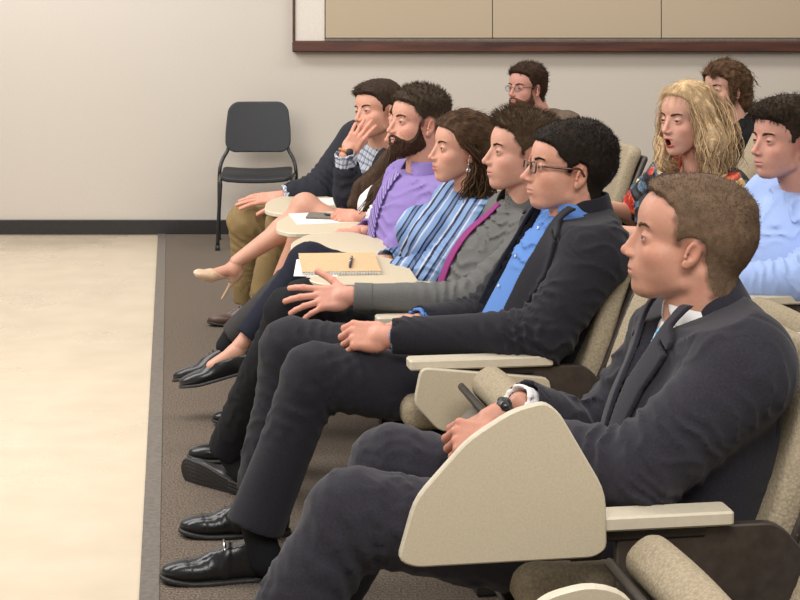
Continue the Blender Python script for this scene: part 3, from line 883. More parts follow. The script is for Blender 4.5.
class Figure:
    """joints in the room, torso frame: F forward, L to the sitter's left, A up the spine"""
    def __init__(s, hip, chest, neck, F, sw=.185, hw=.09, bulk=1., **k):
        s.hip, s.chest, s.neck = [np.asarray(x, float) for x in (hip, chest, neck)]
        s.F = nrm(F); s.bulk = bulk; s.sw = sw; s.k = k
        A = nrm(s.neck - s.hip); s.L = nrm(np.cross(A, s.F)); s.A = A; s.Fp = np.cross(s.L, A)
        s.R = np.stack([s.Fp, s.L, A], 1)
        A2 = nrm(s.neck - s.chest); s.A2 = A2; s.F2 = nrm(np.cross(s.L, A2)); s.R2 = np.stack([s.F2, s.L, A2], 1)
        t_ = math.radians(k.get('ctilt', 24)); uc = s.A2 * math.cos(t_) + s.F2 * math.sin(t_); s.Rc = np.stack([np.cross(s.L, uc), s.L, uc], 1)
        A1 = nrm(s.chest - s.hip); s.A1 = A1; s.F1 = nrm(np.cross(s.L, A1)); s.R1 = np.stack([s.F1, s.L, A1], 1)
    def torso(s, P, off=0., belly=1.):
        b = s.bulk; fem = s.k.get('fem', 0)
        c, h, n = s.chest, s.hip, s.neck
        sh = n - s.A2 * .070 - s.F2 * .01
        mid = (c + h) / 2
        d = U(.06, ell(P, h + s.A1 * .02, V3(.115, .165, .12) * b + off, s.R1),
              ell(P, mid + s.F1 * .012, V3(.112 * belly, .150 - .02 * fem, .16) * b + off, s.R1),
              ell(P, c + s.F2 * .004, V3(.115, .165, .155) * b + off, s.R2))
        y = s.L * (s.sw - .03)
        d = U(.05, d, cap(P, sh - y, sh + y, .068 * b + off))
        y2 = s.L * .05
        d = U(.05, d, cap(P, n - s.A2 * .045 - s.F2 * .012 - y2, n - s.A2 * .045 - s.F2 * .012 + y2, .052 * b + off))
        if fem: 
            for q in (1, -1): d = U(.03, d, ell(P, c + s.F2 * .085 + s.L * .07 * q - s.A2 * .01, V3(.06, .065, .065) + off, s.R2))
        return d
    def tc(s, P):                              # collar coordinates: tipped forward like the root of a neck
        return (P - s.neck) @ s.Rc
    def shoulder(s, side): return s.neck - s.A2 * .085 - s.F2 * .01 + s.L * (s.sw * side) + s.k.get('sh%d' % side, 0)
    def tl(s, P):                              # torso coordinates relative to the neck base (forward, left, up)
        return (P - s.neck) @ s.R2
def limb(P, a, b, c, ra, rb, rc, k=.03):
    return U(k, cap(P, a, b, ra, rb), cap(P, b, c, rb * .98, rc))
def bend_folds(P, a, b, c, amp, seed, rng_=.11, lam=.030):
    """folds radiating round a bent joint b of the limb a-b-c, deeper on the inside of the bend"""
    ax = nrm(nrm(b - a) + nrm(c - b)); inn = nrm((a + c) / 2 - b) if np.linalg.norm((a + c) / 2 - b) > 1e-3 else V3(0, 0, 1)
    w = np.exp(-(((P - b) ** 2).sum(1)) / rng_ ** 2)
    t = (P - b) @ ax; s_ = (P - b) @ inn
    ph = t / (lam + .25 * np.clip(.06 - s_, 0, .1)) + .45 * vnoise(P, 14., seed) + .2 * vnoise(P, 40., seed + 3)
    r = 1 - np.abs(np.sin(math.pi * ph))
    return amp * w * r ** 1.3 * (.45 + .55 * sstep(-.06, .05, s_))

def bounds(*pts, m=.14):
    p = np.array(pts); return p.min(0) - m, p.max(0) + m

# ------------------------------------------------------------------ people: garments
def cloth(name, c, rough=.85, noise=.10, nscale=220, bump=.3, bscale=700, sheen=0., attr=False, **k):
    return mat(name, c, rough=rough, spec=.2, noise=noise, nscale=nscale, bump=bump, bscale=bscale, sheen=sheen, attr=attr, **k)
M_NAVY = cloth('navy_suiting', (.0235, .0215, .030), noise=.25, sheen=.12)
M_BLACKSUIT = cloth('black_suiting', (.017, .0165, .022), noise=.25, sheen=.08)
M_BLACKTR = cloth('black_trouser_cloth', (.010, .010, .012), noise=.2)
M_DKNAVY = cloth('dark_navy_cloth', (.012, .013, .024), noise=.2)
M_CHAR = cloth('charcoal_cloth', (.045, .042, .042), noise=.2)
M_KHAKI = cloth('khaki_twill', (.235, .165, .075), noise=.15)
M_WHITE = cloth('white_cotton', (.78, .76, .75), noise=.03)
M_BLUE = cloth('bright_blue_cotton', (.105, .225, .53), noise=.06)
M_LBLUE = cloth('light_blue_cotton', (.36, .48, .80), noise=.04)
M_PURPLE = cloth('purple_cotton', (.25, .182, .44), noise=.06)
M_GREY = cloth('grey_cotton', (.13, .13, .125), noise=.10)
M_BLACKKNIT = cloth('black_knit', (.008, .008, .009), noise=.3)
M_SHOE = mat('black_leather', (.010, .010, .011), rough=.28, spec=.5, bump=.15, bscale=160)
M_SOLE = mat('black_rubber_sole', (.022, .020, .019), rough=.6, bump=.2, bscale=200)
M_BROWNSHOE = mat('brown_leather', (.085, .045, .030), rough=.35, bump=.2, bscale=160)
M_NUDE = mat('nude_patent_leather', (.62, .43, .29), rough=.16, coat=.5)
M_METAL = mat('polished_steel', (.55, .55, .57), rough=.2, metal=1.)
M_GLASS = None
def glass_mat():
    m = bpy.data.materials.new('spectacle_glass'); m.use_nodes = True; N = m.node_tree.nodes; L = m.node_tree.links
    for n in list(N): N.remove(n)
    o = N.new('ShaderNodeOutputMaterial'); t = N.new('ShaderNodeBsdfTransparent'); g = N.new('ShaderNodeBsdfGlossy'); g.inputs['Roughness'].default_value = .03
    x = N.new('ShaderNodeMixShader'); x.inputs[0].default_value = .10
    t.inputs[0].default_value = (.97, .98, .98, 1)
    L.new(t.outputs[0], x.inputs[1]); L.new(g.outputs[0], x.inputs[2]); L.new(x.outputs[0], o.inputs[0]); return m
M_GLASS = glass_mat()
def stripes_mat(name, stops, axis=(0, 1, 0), scale=12., rough=.6, warp=.0):
    """woven stripes that follow the cloth: runs on the 'loc' coordinates stored with the garment"""
    m = bpy.data.materials.new(name); m.use_nodes = True; N = m.node_tree.nodes; L = m.node_tree.links; b = N['Principled BSDF']
    a = N.new('ShaderNodeAttribute'); a.attribute_name = 'loc'
    d = N.new('ShaderNodeVectorMath'); d.operation = 'DOT_PRODUCT'; d.inputs[1].default_value = [x * scale for x in axis]
    L.new(a.outputs['Vector'], d.inputs[0])
    fr = N.new('ShaderNodeMath'); fr.operation = 'FRACT'; src = d.outputs['Value']
    if warp:
        n = N.new('ShaderNodeTexNoise'); n.inputs['Scale'].default_value = 9; L.new(a.outputs['Vector'], n.inputs['Vector'])
        mu = N.new('ShaderNodeMath'); mu.operation = 'MULTIPLY_ADD'; mu.inputs[1].default_value = warp; L.new(n.outputs[0], mu.inputs[0]); L.new(src, mu.inputs[2]); src = mu.outputs[0]
    L.new(src, fr.inputs[0])
    r = N.new('ShaderNodeValToRGB'); r.color_ramp.interpolation = 'CONSTANT'; e = r.color_ramp.elements
    e[0].position = stops[0][0]; e[0].color = (*stops[0][1], 1); e[1].position = stops[1][0]; e[1].color = (*stops[1][1], 1)
    for p, c in stops[2:]:
        q = e.new(p); q.color = (*c, 1)
    L.new(fr.outputs[0], r.inputs[0]); L.new(r.outputs[0], b.inputs['Base Color']); b.inputs['Roughness'].default_value = rough
    b.inputs['Specular IOR Level'].default_value = .3
    return m
BL, DK, WT, MB = (.17, .27, .47), (.010, .014, .04), (.40, .46, .57), (.085, .15, .30)
M_BLOUSE = stripes_mat('blue_striped_satin', [(0, BL), (.16, DK), (.24, WT), (.30, BL), (.44, DK), (.50, MB), (.58, DK), (.64, BL), (.80, WT), (.86, MB), (.93, DK)], (1, -.5, .25), 8.5, .5, .12)
M_TIE_BLUE = stripes_mat('striped_sky_tie', [(0, (.25, .55, .72)), (.38, (.02, .18, .42)), (.5, (.55, .72, .80)), (.75, (.10, .40, .66))], (0, .9, 1), 26, .35)
M_TIE_MAG = mat('magenta_satin', (.215, .003, .135), rough=.6, bump=.2, bscale=900)
M_TIE_PUR = stripes_mat('striped_purple_tie', [(0, (.10, .055, .22)), (.35, (.42, .36, .62)), (.5, (.16, .10, .34)), (.8, (.30, .24, .50))], (0, .9, 1), 30, .3)
def plaid_mat():
    m = stripes_mat('plaid_shirting', [(0, (.50, .52, .56)), (.5, (.25, .29, .38)), (.62, (.55, .56, .58)), (.8, (.16, .19, .27))], (0, 1, 0), 40, .8)
    N = m.node_tree.nodes; L = m.node_tree.links; b = N['Principled BSDF']; c1 = b.inputs['Base Color'].links[0].from_socket
    a = N.new('ShaderNodeAttribute'); a.attribute_name = 'loc'; w = N.new('ShaderNodeVectorMath'); w.operation = 'DOT_PRODUCT'; w.inputs[1].default_value = (15, 0, 40)
    L.new(a.outputs['Vector'], w.inputs[0]); fr = N.new('ShaderNodeMath'); fr.operation = 'FRACT'; L.new(w.outputs['Value'], fr.inputs[0])
    r = N.new('ShaderNodeValToRGB'); r.color_ramp.interpolation = 'CONSTANT'; r.color_ramp.elements[0].color = (1, 1, 1, 1); r.color_ramp.elements[1].position = .7; r.color_ramp.elements[1].color = (.45, .48, .58, 1)
    L.new(fr.outputs[0], r.inputs[0]); mx = N.new('ShaderNodeVectorMath'); mx.operation = 'MULTIPLY'; L.new(c1, mx.inputs[0]); L.new(r.outputs[0], mx.inputs[1]); L.new(mx.outputs[0], b.inputs['Base Color'])
    return m
M_PLAID = plaid_mat()
def floral_mat():
    """black cloth printed with scattered red roses, cream blooms and slate leaves"""
    m = bpy.data.materials.new('floral_print'); m.use_nodes = True; N = m.node_tree.nodes; L = m.node_tree.links; b = N['Principled BSDF']
    a = N.new('ShaderNodeAttribute'); a.attribute_name = 'loc'
    n = N.new('ShaderNodeTexNoise'); n.inputs['Scale'].default_value = 22; n.inputs['Detail'].default_value = 3; L.new(a.outputs['Vector'], n.inputs['Vector'])
    mp = N.new('ShaderNodeVectorMath'); mp.operation = 'MULTIPLY_ADD'; mp.inputs[1].default_value = (.05, .05, .05); L.new(n.outputs['Color'], mp.inputs[0]); L.new(a.outputs['Vector'], mp.inputs[2])
    cur = (.006, .006, .010)
    def layer(scale, thr, stops, seed, prev):
        of = N.new('ShaderNodeVectorMath'); of.operation = 'ADD'; of.inputs[1].default_value = (seed, seed * 1.7, seed * .6); L.new(mp.outputs[0], of.inputs[0])
        v = N.new('ShaderNodeTexVoronoi'); v.inputs['Scale'].default_value = scale; v.inputs['Randomness'].default_value = 1; L.new(of.outputs[0], v.inputs['Vector'])
        lt = N.new('ShaderNodeMath'); lt.operation = 'LESS_THAN'; lt.inputs[1].default_value = thr; L.new(v.outputs['Distance'], lt.inputs[0])
        sp = N.new('ShaderNodeSeparateColor'); L.new(v.outputs['Color'], sp.inputs[0])
        g = N.new('ShaderNodeMath'); g.operation = 'LESS_THAN'; g.inputs[1].default_value = .92; L.new(sp.outputs[0], g.inputs[0])
        mu = N.new('ShaderNodeMath'); mu.operation = 'MULTIPLY'; L.new(lt.outputs[0], mu.inputs[0]); L.new(g.outputs[0], mu.inputs[1])
        w = N.new('ShaderNodeTexNoise'); w.inputs['Scale'].default_value = scale * 5; w.inputs['Detail'].default_value = 1; L.new(of.outputs[0], w.inputs['Vector'])
        r = N.new('ShaderNodeValToRGB'); e = r.color_ramp.elements; e[0].position = .38; e[0].color = (*stops[0], 1); e[1].position = .60; e[1].color = (*stops[1], 1)
        q = e.new(.5); q.color = (*stops[2], 1); L.new(w.outputs[0], r.inputs[0])
        mx = N.new('ShaderNodeMix'); mx.data_type = 'RGBA'; L.new(mu.outputs[0], mx.inputs[0])
        if prev is None: mx.inputs[6].default_value = (*cur, 1)
        else: L.new(prev, mx.inputs[6])
        L.new(r.outputs[0], mx.inputs[7]); return mx.outputs[2]
    p = layer(20, .42, ((.03, .06, .10), (.10, .16, .22), (.05, .10, .15)), 3.1, None)
    p = layer(12, .36, ((.65, .40, .14), (.78, .62, .34), (.70, .50, .22)), 7.7, p)
    p = layer(9, .46, ((.26, .010, .010), (.70, .16, .05), (.50, .03, .02)), 4.4, p)
    L.new(p, b.inputs['Base Color']); b.inputs['Roughness'].default_value = .6; return m
M_FLORAL = floral_mat()

def cut(d, P, p, n):                       # keep the side where (P-p).n < 0
    return np.maximum(d, (P - p) @ n)

def sleeve(P, sh, el, wr, r, seed, fold=.010, cuff=True):
    d = limb(P, sh, el, wr, r[0], r[1], r[2], .025)
    d = d - bend_folds(P, sh, el, wr, fold * 1.2, seed, .12, .030)
    ax = nrm(el - sh); d = d - fold_noise(P, ax, fold * .55, .075, seed + 5, .8)
    dr = nrm(wr - el); d = cut(d, P, wr, dr)
    if cuff: d = np.maximum(d, -cap(P, wr - dr * .025, wr + dr * .06, r[2] - .006))
    return d
def shirt_obj(fig, arms, mat_, root, o, off=.010, seed=1, res=.0065, name='shirt', extra=None, r=(.062, .052, .036), fold=.008, vcut=None, top=None, drape=None):
    pts = [fig.hip, fig.neck] + [p for a in arms for p in a]
    lo, hi = bounds(*pts, m=.20)
    def f(P):
        d = fig.torso(P, off)
        d = d - fold_noise(P, fig.A * .8 + fig.F * .6, fold * .9, .085, seed, .9)
        t = fig.tl(P); tz = fig.tc(P)[:, 2] - .008
        d = np.maximum(d, tz)
        if vcut is not None: d = smax(d, -vcut(P, t), .003)
        for i, (sh, el, wr) in enumerate(arms):
            s_ = sleeve(P, sh, el, wr, r, seed + 11 * i, fold); s_ = np.where(t[:, 0] < .13, np.maximum(s_, tz), s_); d = smin(d, s_, .02)
        if extra is not None: d = extra(P, t, d)
        return d
    v, fa = surf(f, lo, hi, res)
    return mesh_obj(name, v, fa, mat_, root, o, loc=(v - fig.chest) @ fig.R)
def collar_obj(fig, mat_, parent, o, R0=.060, h=.040, gap=.16, point=.040, flare=.40, name='collar', th=.0028, drop=.0, res=.0032, c=(0, 0), frd=.42):
    """turned-down collar standing round the neck, open in front"""
    def f(P):
        t = fig.tc(P) - V3(c[0], c[1], 0); x, y, z = t[:, 0], t[:, 1], t[:, 2] - drop
        ang = np.abs(np.arctan2(y, x)); fr = sstep(1.5, .25, ang)
        zt = h * (1 - frd * fr) ; zb = -.012 - point * fr
        rr = np.sqrt(x * x + (y * 1.04) ** 2)
        R = R0 + (zt - z) * flare * (.5 + .8 * fr)
        d = np.abs(rr - R) - th
        d = smax(d, z - zt, .003); d = smax(d, zb - z, .003)
        d = smax(d, (gap + .9 * np.clip(zt - z, 0, .1) / .1 * .9 - ang) * .06, .003)
        # inner stand
        st = smax(smax(np.abs(rr - (R0 - .002)) - th * .8, z - zt + .001, .002), -.03 - z, .002)
        st = smax(st, (gap * .4 - ang) * .06, .003)
        return np.minimum(d, st)
    lo, hi = fig.neck - .17, fig.neck + .13
    v, fa = surf(f, lo, hi, res)
    return mesh_obj(name, v, fa, mat_, parent, o, loc=(v - fig.chest) @ fig.R)
def tie_obj(fig, mat_, root, o, w0=.013, w1=.042, L=.50, off=.020, shift=0., res=.0035, knot=True):
    def f(P):
        t = fig.tl(P); x, y, z = t[:, 0], t[:, 1] - shift * np.clip(-t[:, 2] / .4, 0, 1), t[:, 2]
        w = w0 + (w1 - w0) * np.clip((-z - .03) / (L - .05), 0, 1)
        d = np.abs(fig.torso(P, off)) - .003
        d = smax(d, np.abs(y) - w, .003); d = smax(d, np.maximum(z + .035, -L - z), .003); d = np.maximum(d, -x + .01)
        if knot: d = smin(d, ell(fig.tc(P), (.070, 0, -.012), (.013, .019, .021)), .004)
        return d
    v, fa = surf(f, *bounds(fig.neck, fig.chest, fig.hip, m=.18), res)
    return mesh_obj('tie', v, fa, mat_, root, o, loc=(v - fig.chest) @ fig.R)
def jacket_obj(fig, arms, mat_, root, o, wfun, seed=1, res=.006, off=.026, r=(.078, .066, .048), fold=.012, lapel=.07, hemz=None, name='suit_jacket', extra=None, lres=.004):
    pts = [fig.hip, fig.neck] + [p for a in arms for p in a]
    lo, hi = bounds(*pts, m=.21)
    def base(P, k=0.):
        d = fig.torso(P, off + k)
        for i, (sh, el, wr) in enumerate(arms): d = smin(d, sleeve(P, sh, el, wr, r, seed + 11 * i, fold), .022)
        return d
    def f(P):
        t = fig.tl(P); x, y, z = t[:, 0], t[:, 1], t[:, 2]
        d = fig.torso(P, off) - fold_noise(P, fig.A * .9 + fig.F * .4, fold * .5, .11, seed + 40, 1.0)
        tz = fig.tc(P)[:, 2] - .012
        op = np.maximum(np.abs(y - .0) - wfun(z), .015 - x)
        d = smax(d, -op, .005)
        for i, (sh, el, wr) in enumerate(arms):
            s_ = sleeve(P, sh, el, wr, r, seed + 11 * i, fold); s_ = np.where(x < .13, np.maximum(s_, tz), s_)
            s_ = np.where((np.abs(y) < wfun(z)) & (x > .0) & (x < .13), np.maximum(s_, -op), s_); d = smin(d, s_, .022)
        if extra is not None: d = extra(P, t, d)
        # seam where the sleeve is set in
        for i, (sh, el, wr) in enumerate(arms):
            ax = nrm(el - sh); sd = np.abs((P - sh) @ nrm(fig.L * (1 if (sh - fig.chest) @ fig.L > 0 else -1) * .9 + ax * .3) + .010)
            d = d + .0022 * np.exp(-(sd / .005) ** 2) * (np.linalg.norm(P - sh, axis=1) < .13)
        d = np.where(x < .12, np.maximum(d, tz), d)
        d = smax(d, -cap(P, fig.neck - fig.A2 * .05, fig.neck + fig.A2 * .1, .060), .004)
        return d
    v, fa = surf(f, lo, hi, res)
    j = mesh_obj(name, v, fa, mat_, root, o)
    if lapel:
        def g(P, sd):
            t = fig.tl(P); x, y, z = t[:, 0], t[:, 1] * sd, t[:, 2]
            w = wfun(z); s = np.clip((-z + .0) / .34, 0, 1)
            lw = lapel * np.clip(1.0 - ((s - .28) / .78) ** 2, .02, 1) * (1 - .55 * sstep(.16, .05, s))
            d = np.abs(base(P, .0095)) - .0045
            d = smax(d, np.maximum(w - .003 - y, y - w - lw), .003)
            d = smax(d, np.maximum(z - .02, -.33 - z), .003); d = np.maximum(d, .005 - x)
            notch = np.abs((z + .070) + .45 * (y - w - lw)) - .0035
            d = smax(d, -np.maximum(notch, w + lw * .45 - y), .001)
            return d
        for sd in (1, -1):
            v, fa = surf(lambda P: g(P, sd), *bounds(fig.neck, fig.chest, m=.22), lres)
            mesh_obj('lapel', v, fa, mat_, j, o)
        collar_obj(fig, mat_, j, o, R0=.071, h=.042, gap=.55, point=.028, frd=.80, flare=.36, th=.0042, name='jacket_collar', drop=.004, c=(-.008, 0))
    return j
def trousers_obj(fig, legs, mat_, root, o, seed=2, res=.008, r=(.098, .080, .062), name='trousers', fold=.012, hem=None):
    """legs: (hip joint, knee, ankle)"""
    hem = hem or (.058, .058)
    vs = []
    pts = [fig.hip] + [p for l in legs for p in l]
    def f(P):
        d = ell(P, fig.hip, V3(.135, .185, .12) * fig.bulk, fig.R1)
        ds = []
        for i, (a, b, c) in enumerate(legs):
            l = U(.03, cap(P, a, b, r[0], r[1]), cap(P, b, c, r[1] * .92, hem[i]))
            l = l - bend_folds(P, a, b, c, fold * 1.3, seed + 7 * i, .14, .034)
            l = l - fold_noise(P, nrm(c - b) * .8 + V3(.3, .2, 0), fold * .55, .11, seed + 3 * i + 9, 1.0) - fold * .45 * vnoise(P, 8., seed + i)
            cr = np.cross(nrm(c - b), fig.L); cr = nrm(cr)
            dr = nrm(c - b); l = cut(l, P, c, dr)
            l = np.maximum(l, -cap(P, c - dr * .012, c + dr * .1, hem[i] * (.80 if hem[i] > .05 else .5)))
            ds.append(l)
        return smin(d, smin(ds[0], ds[1], .012) if len(ds) > 1 else ds[0], .035)
    v, fa = surf(f, *bounds(*pts, m=.17), res)
    return mesh_obj(name, v, fa, mat_, root, o, loc=(v - fig.hip) @ fig.R1)

def shoe_geo(style='oxford'):
    """shoe frame: x to the toe, z up, ankle joint at 0, ground at z = -.095; length .29"""
    def outl(P, g=0.):
        x = P[:, 0]; y = P[:, 1]
        c = .004 * np.sin((x + .07) * 14)
        s = np.clip((x + .075) / .285, 0, 1)
        w = .030 + .016 * sstep(.25, .72, s) - .002 * sstep(0.1, .3, s) * (1 - sstep(.3, .6, s)) + g
        a = cap(np.stack([x, (y - c) * .034 / w, 0 * x], 1), (-.040, 0, 0), (.165 + .0, 0, 0), .034, .034)
        toe = (x - .165) / .052
        wt = w * np.sqrt(np.clip(1 - np.clip(toe, 0, 1) ** 2.4, 0, 1)); hl = (-.040 - x) / .036
        wt = wt * np.sqrt(np.clip(1 - np.clip(hl, 0, 1) ** 2, 0, 1))
        return np.maximum(np.abs(y - c) - wt, np.maximum(x - .219 - g, -.077 - g - x)) * .8
    def upper(P):
        x, y, z = P.T
        d = U(.022, ell(P, (-.028, 0, -.055), (.048, .034, .050)), ell(P, (.045, .002, -.052), (.085, .036, .046), rot('Y', 14)),
              ell(P, (.140, .003, -.070), (.074, .043, .025 + .002)))
        if style == 'oxford' or style == 'brown': d = smin(d, cap(P, (-.018, 0, -.03), (-.008, 0, .006), .038, .037), .02)
        d = smax(d, outl(P, -.001), .010)
        d = np.maximum(d, -.086 - z)
        if style in ('oxford', 'brown'): d = np.maximum(d, (P - V3(-.01, 0, .000)) @ nrm(V3(.25, 0, 1)))
        elif style == 'loafer':
            d = smax(d, -ell(P, (.010, 0, -.005), (.075, .031, .038)), .004); d = np.maximum(d, z + .030)
        if style == 'oxford':                      # seams, strap and vamp crease
            d = d + .0012 * np.exp(-((x - .150 + .2 * np.abs(y)) / .0022) ** 2) + .0016 * np.exp(-((np.abs(y - .003) - .018 - .1 * (x - .1)) / .002) ** 2) * sstep(.085, .10, x)
            d = d - .0012 * (1 - np.abs(np.sin(x * 190 + 6 * y))) * np.exp(-((x - .105) / .018) ** 2)
            d = d - .004 * np.exp(-(((x - .062) / .012) ** 4))
        return d
    def sole(P):
        z = P[:, 2]; x = P[:, 0]
        zb = -.0955 + .010 * sstep(.13, .22, x) 
        o_ = outl(P, .0025)
        d = np.maximum(o_, np.abs(z - (zb + .0045)) - .0052)
        heel = np.maximum(np.maximum(o_ + .001, np.abs(z + .092) - .0085), x + .012)
        heel = np.maximum(np.maximum(o_, x + .005), np.abs(z + .0925) - .0085)
        gr = .0016 * (np.sin(o_ * 620) > .2) * (z < zb + .0008)
        return np.minimum(d, heel) + gr
    lo, hi = V3(-.10, -.07, -.115), V3(.24, .07, .03)
    return surf(upper, lo, hi, .0034), surf(sole, lo, hi, .0030)
_SG = {}
def shoe_obj(root, o, ankle, toe, upv=(0, 0, 1), style='oxford', mat_=None, sc=1.0, drop=0.):
    if style not in _SG: _SG[style] = shoe_geo(style)
    R = frame(toe, upv); (v, f), (v2, f2) = _SG[style]; a = np.asarray(ankle)
    s = mesh_obj('shoe', (v * sc) @ R.T + a, f, mat_ or M_SHOE, root, o)
    mesh_obj('sole', (v2 * sc) @ R.T + a, f2, M_SOLE, s, o)
    if style in ('oxford', 'brown'):
        if style == 'oxford':
            vv, ff = bbox((.062, .020, -.014), (.010, .011, .0018), rot('Y', 24) @ rot('X', -32), .0008)
            t = tube([(.062, .034, -.034), (.064, .022, -.012), (.066, 0, -.003), (.066, -.022, -.012)], .0028, 6)
            mesh_obj('buckle', (t[0] * sc) @ R.T + a, t[1], M_METAL if root.get('buckle') else M_SHOE, s, o)
        L = []
        for k in range(3):
            x = .050 + .015 * k
            if root.get('buckle'): break
            L.append(tube(curve_pts([(x, .014, -.012 - .009 * k), (x + .003, 0, -.004 - .009 * k), (x + .006, -.014, -.012 - .009 * k)], 3), .0018, 5))
        if L:
            vv, ff = joinl(L); mesh_obj('shoelaces', (vv * sc) @ R.T + a, ff, M_SOLE, s, o)
    return s
def sock_obj(root, o, a, b, m, r=(.036, .040)):
    v, f = surf(lambda P: cap(P, a, b, r[0], r[1]), *bounds(a, b, m=.06), .006)
    return mesh_obj('sock', v, f, m, root, o)

# ------------------------------------------------------------------ people: assembly
def head_frame(theta, pitch=0., roll=0.):
    """theta: degrees the face is turned from the picture's left towards the camera; pitch up; roll towards the sitter's left"""
    return rot('Z', 180 + theta) @ rot('Y', -pitch) @ rot('X', roll)
def make_person(q, label, group='seated audience'):
    """head, neck, hidden torso and limbs and both hands make the one body mesh; everything worn is a child of it"""
    rng = np.random.default_rng(q.get('seed', 1))
    q['skin'] = tuple(np.array(q['skin']) * np.array([.95, .875, .86]))
    fig = q['fig']; Hc = np.asarray(q['head'], float); HR = head_frame(*q['hrot']); hs = np.array(q.get('hs', (1., 1., 1.)))
    o = q['origin']
    def Hw(v): return (v * hs) @ HR.T + Hc
    def Hl(p): return ((np.asarray(p) - Hc) @ HR) / hs
    nb = Hl(fig.neck - fig.A2 * .035)
    parts = []; cols = []
    v, f = build_head(q, nb); c = skin_cols(v, q); parts.append((Hw(v), f)); cols.append(c)
    sk = np.array(q['skin'])
    # torso and limbs under the clothes
    limbs = q.get('body_limbs', [])
    def bf(P):
        d = fig.torso(P, -.022)
        for (a, b, c_, r) in limbs: d = smin(d, limb(P, a, b, c_, *r), .02)
        return d
    pts = [fig.hip, fig.neck] + [p for l in limbs for p in l[:3]]
    v, f = surf(bf, *bounds(*pts, m=.17), q.get('bres', .014)); parts.append((v, f)); cols.append(np.tile(sk, (len(v), 1)))
    for fn in q.get('skin_extra', []):
        v, f = fn(); parts.append((v, f)); cols.append(np.clip(np.tile(sk, (len(v), 1)) * (1 + .06 * vnoise(v, 40, 3)[:, None]), 0, 1))
    for h in q.get('hands', []):
        v, f, td, kd = hand_mesh(**h); parts.append((v, f)); cols.append(hand_cols(q.get('handskin', sk * np.array([1.05, .98, .98])), td, kd, v))
    v, f = join(parts)
    root = mesh_obj('person', v, f, SKIN, None, o, col=np.concatenate(cols)); tag(root, label, 'person', group)
    for v, f, c in eyeballs(q): mesh_obj('eye', Hw(v), f, EYE, root, o, col=c)
    for sd in (1, -1):
        v, f, c = brow(q, rng, sd); mesh_obj('eyebrow', Hw(v), f, HAIR, root, o, col=c)
    if 'beard' in q:
        v, f, c = beard(q, rng); mesh_obj('beard', Hw(v), f, HAIR, root, o, col=c)
    hf = q.get('hairfn', hair_short)
    v, f, c = hf(q, rng); mesh_obj('hair', Hw(v), f, HAIR, root, o, col=c)
    return root, fig, Hw, o

# ------------------------------------------------------------------ the man in the navy suit, nearest the camera
def arm_limb(a, r=(.045, .038, .027)): return (a[0], a[1], a[2], r)
def leg_limb(a, r=(.072, .050, .036)): return (a[0], a[1], a[2], r)
def hip_joint(fig, s): return fig.hip + fig.L * (.095 * s) - fig.A1 * .01
def w_open(pairs):
    zs = [p[0] for p in pairs][::-1]; ws = [p[1] for p in pairs][::-1]
    return lambda z: np.interp(z, zs, ws)

